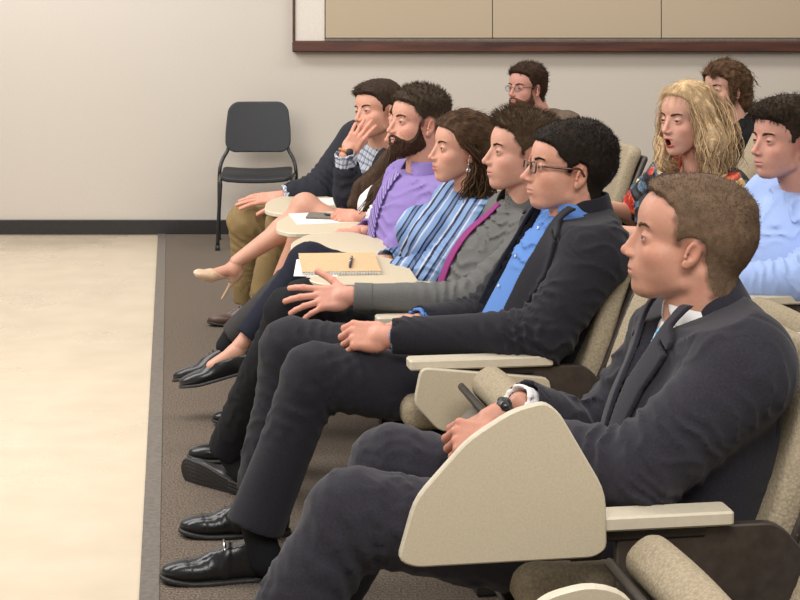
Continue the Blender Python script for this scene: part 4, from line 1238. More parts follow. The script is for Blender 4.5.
def man_navy():
    fig = Figure(at(668, 548, 3.30), at(702, 425, 3.31), at(706, 312, 3.33), FW, sw=.20, bulk=1.10)
    o = V3(fig.hip[0], fig.hip[1], 0)
    la = (fig.shoulder(1), at(638, 474, 3.10), at(505, 438, 3.22)); ra = (fig.shoulder(-1), at(600, 452, 3.56), at(520, 404, 3.44))
    ll = (hip_joint(fig, 1), at(352, 516, 3.12), at(205, 750, 3.05)); rl = (hip_joint(fig, -1), at(392, 468, 3.42), at(262, 700, 3.36))
    hx = nrm(V3(-1, .12, -.30))
    Jl = hand_joints([(50, 60, 30), (52, 62, 30), (55, 62, 30), (55, 60, 30)], (3, 1, -2, -5), (25, 10, 20, 25), .98, 1)
    Jr = hand_joints([(48, 55, 30), (50, 58, 30), (52, 60, 30), (52, 60, 30)], (3, 1, -2, -5), (30, 10, 20, 20), .98, -1)
    Rl = frame(nrm(V3(-1, .35, .02)), nrm(V3(-.1, -.75, .65))); Rr = frame(nrm(V3(-1, -.25, -.42)), nrm(V3(-.3, -.1, .95)))
    q = dict(seed=3, fig=fig, origin=o, head=at(689, 242, 3.32), hrot=(-4, 9, 0), ear=.84, earx=.014, hs=(1.12, 1.06, 1.05), skin=(.52, .285, .20), res=.0019,
             hair=(.125, .080, .050), th=lambda P: .0012 + .0085 * sstep(.045, .10, P[:, 2]) + .006 * sstep(.03, .09, P[:, 0]) * sstep(.05, .09, P[:, 2]) + .005 * sstep(.0, -.09, P[:, 0]) * sstep(-.02, .03, P[:, 2]),
             line=[(.090, .086), (.062, .078), (.042, .060), (.036, .035), (.034, .018), (.032, -.002), (.022, -.004), (.019, .006),
                   (.006, .012), (-.016, .006), (-.022, -.030), (-.044, -.090), (-.16, -.10), (-.16, .2), (.10, .2)],
             buzz=(.11, .062, .038, .80), strands=5200, slen=.0055, srad=.00055, tref=.012, stand=1.0, mess=.3, browc=(.16, .09, .05), lips=(.50, .22, .17),
             body_limbs=[arm_limb(la), arm_limb(ra), leg_limb(ll), leg_limb(rl)], lid=.0028, neck=.060, jaw=1.02, nose=.82,
             hands=[dict(W=at(500, 442, 3.22), R=Rl, J=Jl, side=1, sc=.98, fore=la[1] * .5 + la[2] * .5), dict(W=at(498, 416, 3.42), R=Rr, J=Jr, side=-1, sc=.98, fore=ra[1] * .5 + ra[2] * .5)])
    root, fig, Hw, o = make_person(q, 'man in dark navy suit with pale blue striped tie and cropped brown hair, front right')
    trousers_obj(fig, (ll, rl), M_NAVY, root, o, seed=5, r=(.100, .082, .066), hem=(.070, .070), fold=.013)
    sh = shirt_obj(fig, [(ra[0], ra[1], ra[2] + nrm(ra[2] - ra[1]) * .018)], M_WHITE, root, o, seed=7, r=(.055, .045, .037))
    collar_obj(fig, M_WHITE, sh, o, R0=.069, h=.036, frd=-.35)
    tie_obj(fig, M_TIE_BLUE, root, o, w1=.035)
    wf = w_open([(.05, .085), (0, .075), (-.06, .050), (-.14, .020), (-.3, .008), (-.6, .02)])
    jacket_obj(fig, (la, ra), M_NAVY, root, o, wf, seed=21, r=(.090, .074, .054), off=.030, fold=.017, res=.0052)
    # wrist watch on the far wrist
    Wp = at(498, 416, 3.42); d = nrm(Wp - ra[2]); c = ra[2] * .40 + Wp * .60; u = nrm(np.cross(d, UP)); w = np.cross(u, d)
    a = np.linspace(0, 2 * math.pi, 17)
    v, f = tube([c + .0265 * (math.cos(t) * u + math.sin(t) * w) for t in a], .0055, 6, caps=False); wt = mesh_obj('wrist_watch', v, f, M_SOLE, root, o)
    n = nrm(w * .9 - u * .3 * 1); n = nrm(w * .8 + V3(0, -1, 0) * .6)
    v, f = tube([c + n * .022, c + n * .028], .0155, 18); mesh_obj('watch_case', v, f, M_SOLE, wt, o)
    v, f = tube([c + n * .028, c + n * .0288], .0125, 18); mesh_obj('watch_glass', v, f, M_SHOE, wt, o)
    sock_obj(root, o, ll[2] + V3(0, 0, .02), ll[2] - V3(.02, 0, .05), M_BLACKTR); sock_obj(root, o, rl[2] + V3(0, 0, .02), rl[2] - V3(.02, 0, .05), M_BLACKTR)
    for l in (ll, rl):
        a = V3(l[2][0] - .02, l[2][1], .096); shoe_obj(root, o, a, FW)

def man_glasses():
    fig = Figure(at(506, 384, 4.61), at(557, 288, 4.61), at(580, 213, 4.61), FW, sw=.20, bulk=1.05)
    o = V3(fig.hip[0], fig.hip[1], 0)
    la = (fig.shoulder(1), at(544, 336, 4.36), at(393, 336, 4.42)); ra = (fig.shoulder(-1), at(485, 322, 4.88), at(418, 322, 4.70))
    ll = (hip_joint(fig, 1), at(313, 376, 4.44), at(255, 528, 4.38)); rl = (hip_joint(fig, -1), at(290, 348, 4.78), at(262, 492, 4.76))
    Jl = hand_joints([(46, 60, 35), (50, 62, 35), (52, 62, 35), (52, 60, 35)], (2, 0, -2, -4), (16, 15, 25, 15), 1.08, 1)
    Jr = hand_joints([(62, 60, 30), (62, 62, 30), (62, 62, 30), (60, 60, 30)], (2, 0, -2, -4), (30, 10, 30, 20), 1.0, -1)
    Rl = frame(nrm(V3(-1, .18, .0)), nrm(V3(-.05, -.80, .58))); Rr = frame(nrm(V3(-1, -.35, -.12)), nrm(V3(-.2, .15, .95)))
    q = dict(seed=4, fig=fig, origin=o, head=at(567, 169, 4.60), hrot=(13, 7, 0), hs=(1.08, 1.04, 1.0), skin=(.60, .335, .24),
             hair=(.016, .011, .008), th=lambda P: .003 + .011 * sstep(.03, .10, P[:, 2]) + .014 * sstep(.03, -.07, P[:, 0]) * sstep(-.06, .03, P[:, 2]),
             line=[(.094, .070), (.070, .062), (.056, .050), (.044, .030), (.026, .016), (.020, -.010), (.008, -.016), (.004, .010),
                   (-.008, .022), (-.026, .014), (-.034, -.035), (-.055, -.082), (-.16, -.09), (-.16, .2), (.10, .2)],
             buzz=(.05, .032, .022, .75), strands=5200, slen=.0065, srad=.0008, tref=.02, stand=.8, grow=(.3, 0, .2), mess=.3, browc=(.03, .018, .012), lips=(.52, .23, .18),
             body_limbs=[arm_limb(la), arm_limb(ra), leg_limb(ll), leg_limb(rl)], jaw=1.0, nose=1.02, chin=-.004, look=(1, 0, .02), neck=.058,
             hands=[dict(W=at(388, 337, 4.42), R=Rl, J=Jl, side=1, sc=1.08, fore=la[1] * .5 + la[2] * .5), dict(W=at(408, 324, 4.68), R=Rr, J=Jr, side=-1, fore=ra[1] * .5 + ra[2] * .5)])
    root, fig, Hw, o = make_person(q, 'man with brown-framed glasses in black suit and open bright blue shirt')
    root['buckle'] = 1
    trousers_obj(fig, (ll, rl), M_BLACKSUIT, root, o, seed=15, r=(.098, .080, .066), hem=(.078, .072), fold=.012)
    sh = shirt_obj(fig, [(ra[0], ra[1], ra[2] + nrm(ra[2] - ra[1]) * .012), (la[0], la[1], la[2] + nrm(la[2] - la[1]) * .004)], M_BLUE, root, o, seed=17, off=.014, r=(.055, .045, .037), fold=.014)
    collar_obj(fig, M_BLUE, sh, o, R0=.070, h=.036, gap=.42, point=.060, flare=.70, frd=-.45)
    # shirt buttons
    L = []
    for k in range(4):
        z = -.07 - .09 * k; p = fig.neck + fig.A2 * z + fig.F2 * .2
        for _ in range(12): p = p - fig.F2 * float(fig.torso(p[None], .018)[0])
        L.append(tube([p, p + fig.F2 * .003], .0042, 8))
    v, f = joinl(L); b = mesh_obj('shirt_buttons', v, f, M_WHITE, sh, o)
    wf = w_open([(.05, .10), (0, .105), (-.08, .112), (-.20, .118), (-.34, .125), (-.6, .13)])
    jacket_obj(fig, (la, ra), M_BLACKSUIT, root, o, wf, seed=33, r=(.086, .068, .046), off=.030, fold=.019, lapel=.075, res=.0055)
    spectacles(root, Hw, o, mat('brown_tortoise_frame', (.07, .018, .010), rough=.25, coat=.4), .0022, .019, .0145, True)
    sock_obj(root, o, ll[2] + V3(.0, 0, .03), at(266, 560, 4.38), M_BLACKTR, (.042, .042)); sock_obj(root, o, rl[2] + V3(0, 0, .03), at(268, 512, 4.76), M_BLACKTR, (.042, .042))
    shoe_obj(root, o, V3(*atz(262, 545, .10)[:2], .0975), nrm(V3(-1, -.06, 0)), sc=1.12) if 0 else None
    a1 = atz(252, 538, .105); shoe_obj(root, o, a1, nrm(V3(-1, -.10, 0)), sc=1.10)
    a2 = atz(262, 497, .105); shoe_obj(root, o, a2, nrm(V3(-1, -.02, 0)), sc=1.08)

def spectacles(root, Hw, o, m, r, hw, hh, rect=True, x=.100, z=-.003):
    g = None
    for s in (1, -1):
        a = np.linspace(0, 2 * math.pi, 25)[:-1]; n = 4 if rect else 2
        cy = .033 * s
        ring = []
        for t in a:
            c, sn = math.cos(t), math.sin(t)
            k = (abs(c) ** n + abs(sn) ** n) ** (-1 / n)
            y = cy + hw * c * k; ring.append((x - .18 * abs(y) ** 1.6 * 1.6, y, z + hh * sn * k))
        ring = np.array(ring); cl = np.concatenate([ring, ring[:2]])
        v, f = tube(cl, r, 7, caps=False)
        if g is None: g = mesh_obj('spectacles', Hw(v), f, m, root, o)
        else: mesh_obj('rim', Hw(v), f, m, g, o)
        c = ring.mean(0)[None]; v = np.concatenate([ring, ring - V3(.0012, 0, 0), c, c - V3(.0012, 0, 0)]); nn = len(ring); ff = []
        for j in range(nn):
            k = (j + 1) % nn; ff += [(2 * nn, j, k), (2 * nn + 1, nn + k, nn + j)]
        mesh_obj('lens', Hw(v), ff, M_GLASS, g, o)
        e = cy + hw * s
        v, f = tube(curve_pts([(x - .018, e, z + hh * .5), (x - .030, e + .012 * s, z + hh * .5), (.02, .078 * s, .006), (-.006, .079 * s, .008), (-.022, .077 * s, -.010)], 6), r * .95, 7, r2=1.5)
        mesh_obj('temple', Hw(v), f, m, g, o)
    v, f = tube(curve_pts([(x - .004, .0145, z + .002), (x + .001, 0, z + .006), (x - .004, -.0145, z + .002)], 5), r * .9, 7)
    mesh_obj('bridge', Hw(v), f, m, g, o)
ONLY = None
man_navy(); man_glasses()

def long_locks(q, rng, vol, paths, n, rad=.0016, col=None, jitter=.012, name=None, res=.005, vres=None):
    """volume of hair plus locks that run along guide curves; paths: list of (points, spread)"""
    hc = np.array(q['hair']); out = []
    if vol is not None:
        v, f = surf(vol, (-.20, -.19, -.40), (.32, .19, .19), vres or .004)
        out.append((v, f, hc * (1 + .35 * vnoise(v, (55, 55, 18), 2)[:, None]) * (1 + .25 * vnoise(v, 160, 5)[:, None])))
    for P, sp in paths:
        P = curve_pts(P, 5)
        for k in range(n):
            o1 = rng.normal(size=3) * sp; o2 = rng.normal(size=3) * sp * 1.2; t = np.linspace(0, 1, len(P))[:, None]
            a0 = int(rng.integers(0, max(1, len(P) // 3)))
            ph = rng.random() * 6.28; am = q.get('wave', .0) ; wv = am * np.stack([np.sin(t[:, 0] * 22 + ph), np.cos(t[:, 0] * 22 + ph), 0 * t[:, 0]], 1) * t
            Q = P + o1 * (1 - t) + o2 * t + wv; Q = Q[a0:]
            r = rad * rng.uniform(.6, 1.3) * np.sin(np.linspace(.35, 3.0, len(Q))) ** .5
            v, f = tube(Q, r, 4, caps=False)
            out.append((v, f, np.tile(hc * rng.uniform(.55, 1.7), (len(v), 1))))
    v, f = join([(a, b) for a, b, c in out]); return v, f, np.concatenate([c for a, b, c in out])
def strand_cover(v, f, c, q, rng, n, flow, slen, srad, lift=.15, curl=.1, shade=(.55, 1.7), seg=4):
    p, nn = sample_surface(v, f, n, rng); d = nrm_rows(flow(p) + nn * lift + rng.normal(size=p.shape) * .12)
    s = strands(p + nn * .0004, d, slen * rng.uniform(.6, 1.3, n), srad, np.array(q['hair']) * rng.uniform(*shade, (n, 1)), rng, curl=curl, seg=seg)
    vv, ff = join([(v, f), s[:2]]); return vv, ff, np.concatenate([c, s[2]])
def tangent(p, c, toward):
    """direction `toward` projected off the radial direction from c"""
    r = nrm_rows(p - np.asarray(c)); t = np.asarray(toward) + 0 * p
    return nrm_rows(t - r * (t * r).sum(1)[:, None])

def man_grey():
    fig = Figure(at(470, 345, 5.18), at(497, 268, 5.18), at(529, 205, 5.18), FW, sw=.20, bulk=1.0)
    o = V3(fig.hip[0], fig.hip[1], 0)
    la = (fig.shoulder(1), at(470, 300, 4.92), at(354, 297, 4.92)); ra = (fig.shoulder(-1), at(452, 300, 5.48), at(392, 308, 5.32))
    ll = (hip_joint(fig, 1), at(290, 313, 5.05), at(228, 452, 5.20)); rl = (hip_joint(fig, -1), at(304, 304, 5.34), at(252, 432, 5.42))
    Jl = hand_joints([(6, 14, 10), (8, 14, 10), (10, 16, 12), (14, 18, 12)], (16, 4, -7, -17), (52, 8, 8, 5), 1.06, 1)
    Jr = hand_joints(RELAX, (6, 1, -2, -6), (35, 10, 10, 20), 1.0, -1)
    Rl = frame(nrm(V3(-1, .0, -.10)), nrm(V3(.05, -.80, .60)))
    Rr = frame(nrm(V3(-1, -.1, -.1)), nrm(V3(0, 0, 1)))
    q = dict(seed=5, fig=fig, origin=o, head=at(521, 153, 5.14), hrot=(14, 6, 0), hs=(1.02, 1.0, 1.0), skin=(.61, .35, .26), hair=(.070, .043, .025),
             th=lambda P: .002 + .021 * sstep(.045, .10, P[:, 2]) * (.50 + .50 * sstep(-.06, .07, P[:, 0])) + .007 * sstep(0, -.08, P[:, 0]),
             line=[(.094, .078), (.068, .068), (.052, .058), (.043, .034), (.026, .018), (.020, -.010), (.008, -.014), (.004, .012),
                   (-.008, .022), (-.026, .014), (-.034, -.035), (-.055, -.082), (-.16, -.09), (-.16, .2), (.12, .2)],
             buzz=(.12, .07, .045, .7), clump=(45, 150, 45), strands=6500, slen=.020, srad=.0008, tref=.03, stand=.3, flow=lambda p: np.stack([.5 - 9 * np.clip(.07 - p[:, 0], 0, .12), 0 * p[:, 0], .5 + 0 * p[:, 0]], 1), mess=.12, scurl=.05, browc=(.045, .022, .012), lips=(.50, .22, .18),
             body_limbs=[arm_limb(la), arm_limb(ra), leg_limb(ll), leg_limb(rl)], nose=1.0, neck=.056, lid=.0036,
             hands=[dict(W=at(350, 296, 4.92), R=Rl, J=Jl, side=1, sc=1.06, fore=la[1] * .4 + la[2] * .6), dict(W=at(388, 309, 5.31), R=Rr, J=Jr, side=-1, fore=ra[1] * .5 + ra[2] * .5)])
    root, fig, Hw, o = make_person(q, 'man in grey shirt and magenta tie with his hand spread on his knee')
    trousers_obj(fig, (ll, rl), M_BLACKTR, root, o, seed=25, r=(.092, .074, .060), hem=(.062, .060), fold=.010)
    sh = shirt_obj(fig, [la, ra], M_GREY, root, o, seed=27, off=.014, r=(.064, .052, .038), fold=.013)
    dr = nrm(la[2] - la[1])
    v, f = surf(lambda P: np.maximum(np.maximum(np.abs(cap(P, la[2] - dr * .06, la[2] + dr * .02, .0385)) - .003, (P - la[2]) @ dr), -(P - la[2] + dr * .055) @ dr), *bounds(la[2], m=.10), .003)
    mesh_obj('cuff', v, f, M_GREY, sh, o)
    collar_obj(fig, M_GREY, sh, o, R0=.073, h=.046, gap=.20, point=.045, flare=.62, frd=.0, drop=.008)
    tie_obj(fig, M_TIE_MAG, root, o, w0=.018, w1=.044, L=.46, off=.024)
    sock_obj(root, o, ll[2], at(244, 472, 5.16), M_BLACKTR); sock_obj(root, o, rl[2], at(250, 446, 5.42), M_BLACKTR)
    shoe_obj(root, o, atz(254, 430, .10), nrm(V3(-1, -.02, 0)), sc=1.0, style='brown', mat_=M_SHOE)
    shoe_obj(root, o, at(250, 476, 5.24), nrm(V3(-.75, .60, .10)), upv=nrm(V3(.55, .75, .20)), sc=1.0, style='loafer')

def man_purple():
    fig = Figure(at(408, 284, 6.23), at(414, 215, 6.23), at(429, 171, 6.23), nrm(FW + V3(0, -.25, 0)), sw=.20, bulk=1.08)
    o = V3(fig.hip[0], fig.hip[1], 0)
    la = (fig.shoulder(1), at(408, 243, 5.99), at(385, 262, 6.15)); ra = (fig.shoulder(-1), at(398, 240, 6.55), at(365, 232, 6.40))
    ll = (hip_joint(fig, 1), at(312, 262, 6.06), at(232, 336, 6.12)); rl = (hip_joint(fig, -1), at(322, 262, 6.38), at(285, 380, 6.4))
    J = hand_joints(RELAX, (6, 1, -2, -6), (35, 10, 10, 20), 1.0, 1); J2 = hand_joints(RELAX, (6, 1, -2, -6), (35, 10, 10, 20), 1.0, -1)
    R1 = frame(nrm(V3(-1, .5, .05)), nrm(V3(0, -.3, 1))); R2 = frame(nrm(V3(-1, -.3, 0)), V3(0, 0, 1))
    q = dict(seed=6, fig=fig, origin=o, head=at(418, 122, 6.22), hrot=(26, 4, 0), hs=(1.05, 1.04, 1.03), skin=(.61, .34, .25), hair=(.050, .034, .022),
             th=lambda P: .0001 + .018 * sstep(.010, .090, P[:, 2]),
             line=[(.094, .078), (.066, .066), (.050, .056), (.040, .034), (.026, .018), (.020, -.012), (.008, -.016), (.004, .010),
                   (-.008, .022), (-.026, .014), (-.034, -.035), (-.055, -.082), (-.16, -.09), (-.16, .2), (.12, .2)],
             buzz=(.075, .045, .030, .85), strands=4500, slen=.012, srad=.0009, tref=.02, stand=.6, grow=(.25, 0, .3), mess=.3, browc=(.06, .03, .018),
             beard=.0105, beardc=(.040, .020, .011), body_limbs=[arm_limb(la), arm_limb(ra), leg_limb(ll), leg_limb(rl)], neck=.060, lips=(.48, .22, .18),
             hands=[dict(W=at(382, 265, 6.16), R=R1, J=J, side=1, fore=la[1] * .5 + la[2] * .5), dict(W=at(362, 232, 6.41), R=R2, J=J2, side=-1, fore=ra[1] * .5 + ra[2] * .5)])
    root, fig, Hw, o = make_person(q, 'bearded man in purple shirt and striped purple tie')
    trousers_obj(fig, (ll, rl), M_CHAR, root, o, seed=35, r=(.088, .068, .052), hem=(.046, .050), fold=.010)
    sh = shirt_obj(fig, [la, ra], M_PURPLE, root, o, seed=37, off=.014, r=(.070, .062, .050), fold=.014)
    collar_obj(fig, M_PURPLE, sh, o, R0=.075, h=.044, gap=.22, point=.045, flare=.62, frd=.0, drop=.008)
    tie_obj(fig, M_TIE_PUR, root, o, w0=.018, w1=.040, L=.44, off=.026)
    sock_obj(root, o, ll[2], at(227, 346, 6.12), M_BLACKTR)
    shoe_obj(root, o, at(227, 345, 6.12), nrm(V3(-1, -.05, -.22)), upv=nrm(V3(-.1, .25, 1)), sc=1.0, style='brown', mat_=M_SHOE)
    shoe_obj(root, o, atz(285, 382, .10), FW, sc=.98, style='brown', mat_=M_SHOE)

def woman_stripes():
    fig = Figure(at(434, 308, 5.73), at(448, 243, 5.73), at(475, 192, 5.73), nrm(FW + V3(0, -.15, 0)), sw=.165, hw=.08, bulk=.90, fem=1)
    o = V3(fig.hip[0], fig.hip[1], 0)
    la = (fig.shoulder(1), at(436, 274, 5.50), at(395, 272, 5.58)); ra = (fig.shoulder(-1), at(422, 262, 6.0), at(385, 262, 5.85))
    ll = (hip_joint(fig, -1), at(309, 263, 5.77), at(248, 338, 5.70)); rl = (hip_joint(fig, 1), at(318, 282, 5.86), at(262, 408, 5.92))
    J = hand_joints(RELAX, (6, 1, -2, -6), (35, 10, 10, 20), .9, 1); J2 = hand_joints(RELAX, (6, 1, -2, -6), (35, 10, 10, 20), .9, -1)
    R1 = frame(nrm(V3(-1, .3, .05)), nrm(V3(0, -.3, 1))); R2 = frame(nrm(V3(-1, -.3, 0)), V3(0, 0, 1))
    def vol(P):
        d = cran(P) - .014 - .004 * vnoise(P, (60, 60, 30), 2) - .003 * np.sin(P[:, 1] * 260 + 30 * P[:, 0]) * sstep(.05, .09, P[:, 2])
        d = smax(d, hair_region(P, [(.095, .074), (.072, .066), (.056, .056), (.046, .034), (.030, .014), (.018, .010), (.004, .022), (-.020, .020), (-.036, -.03), (-.05, -.09), (-.16, -.10), (-.16, .2), (.12, .2)]), .006)
        b = ell(P, (-.062, .010, -.075), (.055, .062, .085)); b = b - .006 * vnoise(P, 60, 4) - .003 * vnoise(P, 130, 5)
        return U(.03, d, b)
    def hair(q, rng):
        v, f, c = long_locks(q, rng, vol, [
            ([(-.02, .075, -.02), (-.02, .088, -.07), (-.01, .080, -.12), (.00, .082, -.17)], .010),
            ([(-.05, .06, -.03), (-.06, .085, -.09), (-.045, .09, -.15), (-.03, .095, -.21)], .014),
            ([(-.06, .02, -.05), (-.09, .04, -.12), (-.09, .06, -.20)], .018),
            ([(.03, .066, .03), (.005, .082, .012), (-.035, .088, -.02), (-.07, .07, -.05)], .008)], 42, .0017)
        fl = lambda p: tangent(p, (-.01, 0, .03), (-1, 0, -.35))
        return strand_cover(v, f, c, q, rng, 2600, fl, .030, .0009, .1, .25)
    q = dict(seed=7, fig=fig, origin=o, head=at(462, 149, 5.70), hrot=(17, 5, 0), hs=(1.0, .98, 1.0), skin=(.60, .345, .25), hair=(.062, .034, .018), wave=.007, fem=1, jaw=.88,
             th=None, hairfn=hair, browc=(.05, .028, .016), lips=(.42, .13, .11), nose=.92, neck=.046, ear=.88, brow_n=130,
             body_limbs=[arm_limb(la, (.036, .032, .024)), arm_limb(ra, (.036, .032, .024)), (ll[0], ll[1], at(236, 350, 5.70), (.070, .040, .026)), leg_limb(rl)],
             skin_extra=[lambda: surf(lambda P: U(.02, cap(P, at(258, 326, 5.76), at(236, 352, 5.70), .027, .026), cap(P, at(236, 352, 5.70), at(212, 366, 5.68), .026, .020)), *bounds(at(258, 326, 5.76), at(212, 366, 5.68), m=.08), .0045)],
             hands=[dict(W=at(391, 271, 5.60), R=R1, J=J, side=1, sc=.9, fore=la[1] * .5 + la[2] * .5), dict(W=at(382, 262, 5.85), R=R2, J=J2, side=-1, sc=.9, fore=ra[1] * .5 + ra[2] * .5)])
    root, fig, Hw, o = make_person(q, 'woman with curly brown hair and pearl earring in blue striped blouse')
    trousers_obj(fig, (ll, rl), M_DKNAVY, root, o, seed=45, r=(.088, .068, .050), hem=(.050, .047), fold=.005, res=.0075)
    shirt_obj(fig, [la, ra], M_BLOUSE, root, o, seed=47, off=.020, r=(.062, .060, .046), fold=.017, name='blouse', res=.0055)
    c = Hw(V3(.000, .080, -.052)); 
    v, f = tube([Hw(V3(.000, .078, -.040)), c], .0012, 5); e = mesh_obj('earring', v, f, M_METAL, root, o)
    v, f = surf(lambda P: sph(P, c - V3(0, 0, .012), .0075), c - .03, c + .02, .0025); mesh_obj('pearl', v, f, M_WHITE, e, o)
    shoe_obj(root, o, at(233, 348, 5.70), nrm(V3(-1, -.08, -.26)), upv=nrm(V3(-.25, .1, 1)), sc=.95, style='loafer')
    shoe_obj(root, o, atz(268, 398, .095), nrm(V3(-1, -.02, 0)), sc=.92, style='loafer')
man_grey(); woman_stripes(); man_purple()

def man_khaki():
    T = nrm(V3(-.80, -.60, 0))
    fig = Figure(at(362, 240, 7.50), at(368, 190, 7.46), at(384, 141, 7.38), T, sw=.20, bulk=.98)
    o = V3(fig.hip[0], fig.hip[1], 0)
    la = (fig.shoulder(1), at(350, 196, 7.10), at(345, 155, 7.04)); ra = (fig.shoulder(-1), at(318, 189, 7.45), at(286, 195, 7.42))
    ll = (hip_joint(fig, 1), at(285, 224, 7.22), at(262, 300, 7.24)); rl = (hip_joint(fig, -1), at(246, 221, 7.50), at(247, 300, 7.62))
    Jl = hand_joints([(12, 22, 18), (14, 24, 18), (16, 26, 18), (20, 30, 20)], (9, 3, -4, -11), (12, 5, 5, 40), .98, 1)
    Jr = hand_joints(FLAT, (10, 3, -3, -10), (40, 10, 5, 10), 1.05, -1)
    Rl = frame(nrm(V3(.52, .05, .85)), nrm(V3(-.10, -.98, .05))); Rr = frame(nrm(V3(-1, -.05, -.08)), nrm(V3(.0, -.45, .9)))
    q = dict(seed=8, fig=fig, origin=o, head=at(377, 111, 7.32), hrot=(40, 2, 6), hs=(1.04, 1.02, 1.02), skin=(.60, .345, .25), hair=(.038, .024, .016),
             th=lambda P: .004 + .013 * sstep(.035, .095, P[:, 2]) + .006 * sstep(.04, .09, P[:, 0]) * sstep(.04, .08, P[:, 2]) + .008 * sstep(0, -.08, P[:, 0]),
             line=[(.100, .074), (.074, .066), (.056, .052), (.042, .034), (.026, .018), (.020, -.010), (.008, -.014), (.004, .012),
                   (-.008, .022), (-.026, .014), (-.034, -.035), (-.055, -.082), (-.16, -.09), (-.16, .2), (.13, .2)],
             strands=2600, slen=.011, srad=.0010, tref=.02, stand=.05, grow=(.5, -.5, -.1), mess=.15, browc=(.035, .02, .012), neck=.055,
             body_limbs=[arm_limb(la), arm_limb(ra), leg_limb(ll), leg_limb(rl)], res=.0026, hres=.0035,
             hands=[dict(W=at(347, 153, 7.06), R=Rl, J=Jl, side=1, sc=.98, fore=la[1] * .5 + la[2] * .5, res=.003), dict(W=at(281, 197, 7.41), R=Rr, J=Jr, side=-1, sc=1.05, fore=ra[1] * .5 + ra[2] * .5, res=.003)])
    root, fig, Hw, o = make_person(q, 'man in dark blazer and khaki trousers resting his face in his hand')
    trousers_obj(fig, (ll, rl), M_KHAKI, root, o, seed=55, r=(.092, .078, .068), hem=(.062, .062), fold=.012, res=.009)
    sh = shirt_obj(fig, [(la[0], la[1], la[2] + nrm(la[2] - la[1]) * .012), (ra[0], ra[1], ra[2] + nrm(ra[2] - ra[1]) * .014)], M_PLAID, root, o, seed=57, off=.012, r=(.055, .046, .042), fold=.012)
    collar_obj(fig, M_PLAID, sh, o, R0=.066, h=.046, gap=.35, point=.05, flare=.6)
    wf = w_open([(.05, .10), (0, .085), (-.10, .075), (-.25, .06), (-.6, .10)])
    la2 = (la[0], la[1], la[1] + (la[2] - la[1]) * .80)
    jacket_obj(fig, (la2, ra), mat('navy_blazer_wool', (.009, .010, .018), rough=.85, noise=.2, nscale=200), root, o, wf, seed=61, r=(.080, .066, .052), off=.026, fold=.012, res=.008)
    d = nrm(at(350, 145, 7.05) - la[2]); c = la[2] + d * .012; u = nrm(np.cross(d, V3(0, 1, 0))); w = np.cross(u, d)
    v, f = tube([c + .031 * (math.cos(t) * u + math.sin(t) * w) for t in np.linspace(0, 2 * math.pi, 15)], .006, 6, caps=False)
    wt = mesh_obj('wrist_watch', v, f, mat('tan_leather_strap', (.42, .17, .05), rough=.5), root, o)
    n = nrm(V3(.5, -1, .1)); v, f = tube([c + n * .027, c + n * .037], .016, 14); mesh_obj('watch_case', v, f, M_SOLE, wt, o)
    sock_obj(root, o, rl[2], atz(256, 306, .10), M_PLAID); 
    shoe_obj(root, o, atz(254, 303, .100), nrm(V3(-1, -.12, 0)), sc=1.0, style='brown', mat_=M_BROWNSHOE)
    sock_obj(root, o, ll[2], at(268, 308, 7.30), M_PLAID); shoe_obj(root, o, atz(272, 318, .100), nrm(V3(-1, -.12, 0)), sc=1.0, style='brown', mat_=M_BROWNSHOE)

def pump_obj(root, o, ankle, toe, upv, sc=.93):
    """high-heeled court shoe in the shoe frame with the foot sloping down to the toe"""
    R = frame(toe, upv); a = np.asarray(ankle)
    def foot(P):
        d = U(.02, ell(P, (-.022, 0, -.048), (.036, .028, .042)), cap(P, (-.005, 0, -.035), (.095, 0, -.088), .030, .024), ell(P, (.122, 0, -.098), (.050, .034, .018)))
        return d
    def shoe(P):
        d = foot(P) - .0035
        d = smin(d, ell(P, (.145, 0, -.102), (.042, .026, .014)), .012)
        d = smax(d, -ell(P, (.028, 0, -.022), (.084, .046, .052), rot('Y', 30)), .003)
        d = np.maximum(d, -.118 - P[:, 2])
        s = np.abs(P[:, 2] - (-.118 + .038 * sstep(.09, -.03, P[:, 0]))) - .004
        return d
    v, f = surf(shoe, (-.08, -.06, -.135), (.21, .06, .03), .0035)
    s = mesh_obj('court_shoe', (v * sc) @ R.T + a, f, M_NUDE, root, o)
    v, f = surf(lambda P: U(.012, cap(P, (-.034, 0, -.075), (-.030, 0, -.10), .017, .008), cap(P, (-.030, 0, -.10), (-.022, 0, -.172), .008, .0045)), (-.08, -.04, -.19), (.02, .04, -.04), .003)
    mesh_obj('heel', (v * sc) @ R.T + a, f, M_NUDE, s, o)
    return lambda: (lambda vf: ((vf[0] * sc) @ R.T + a, vf[1]))(surf(foot, (-.08, -.06, -.135), (.19, .06, .03), .004))

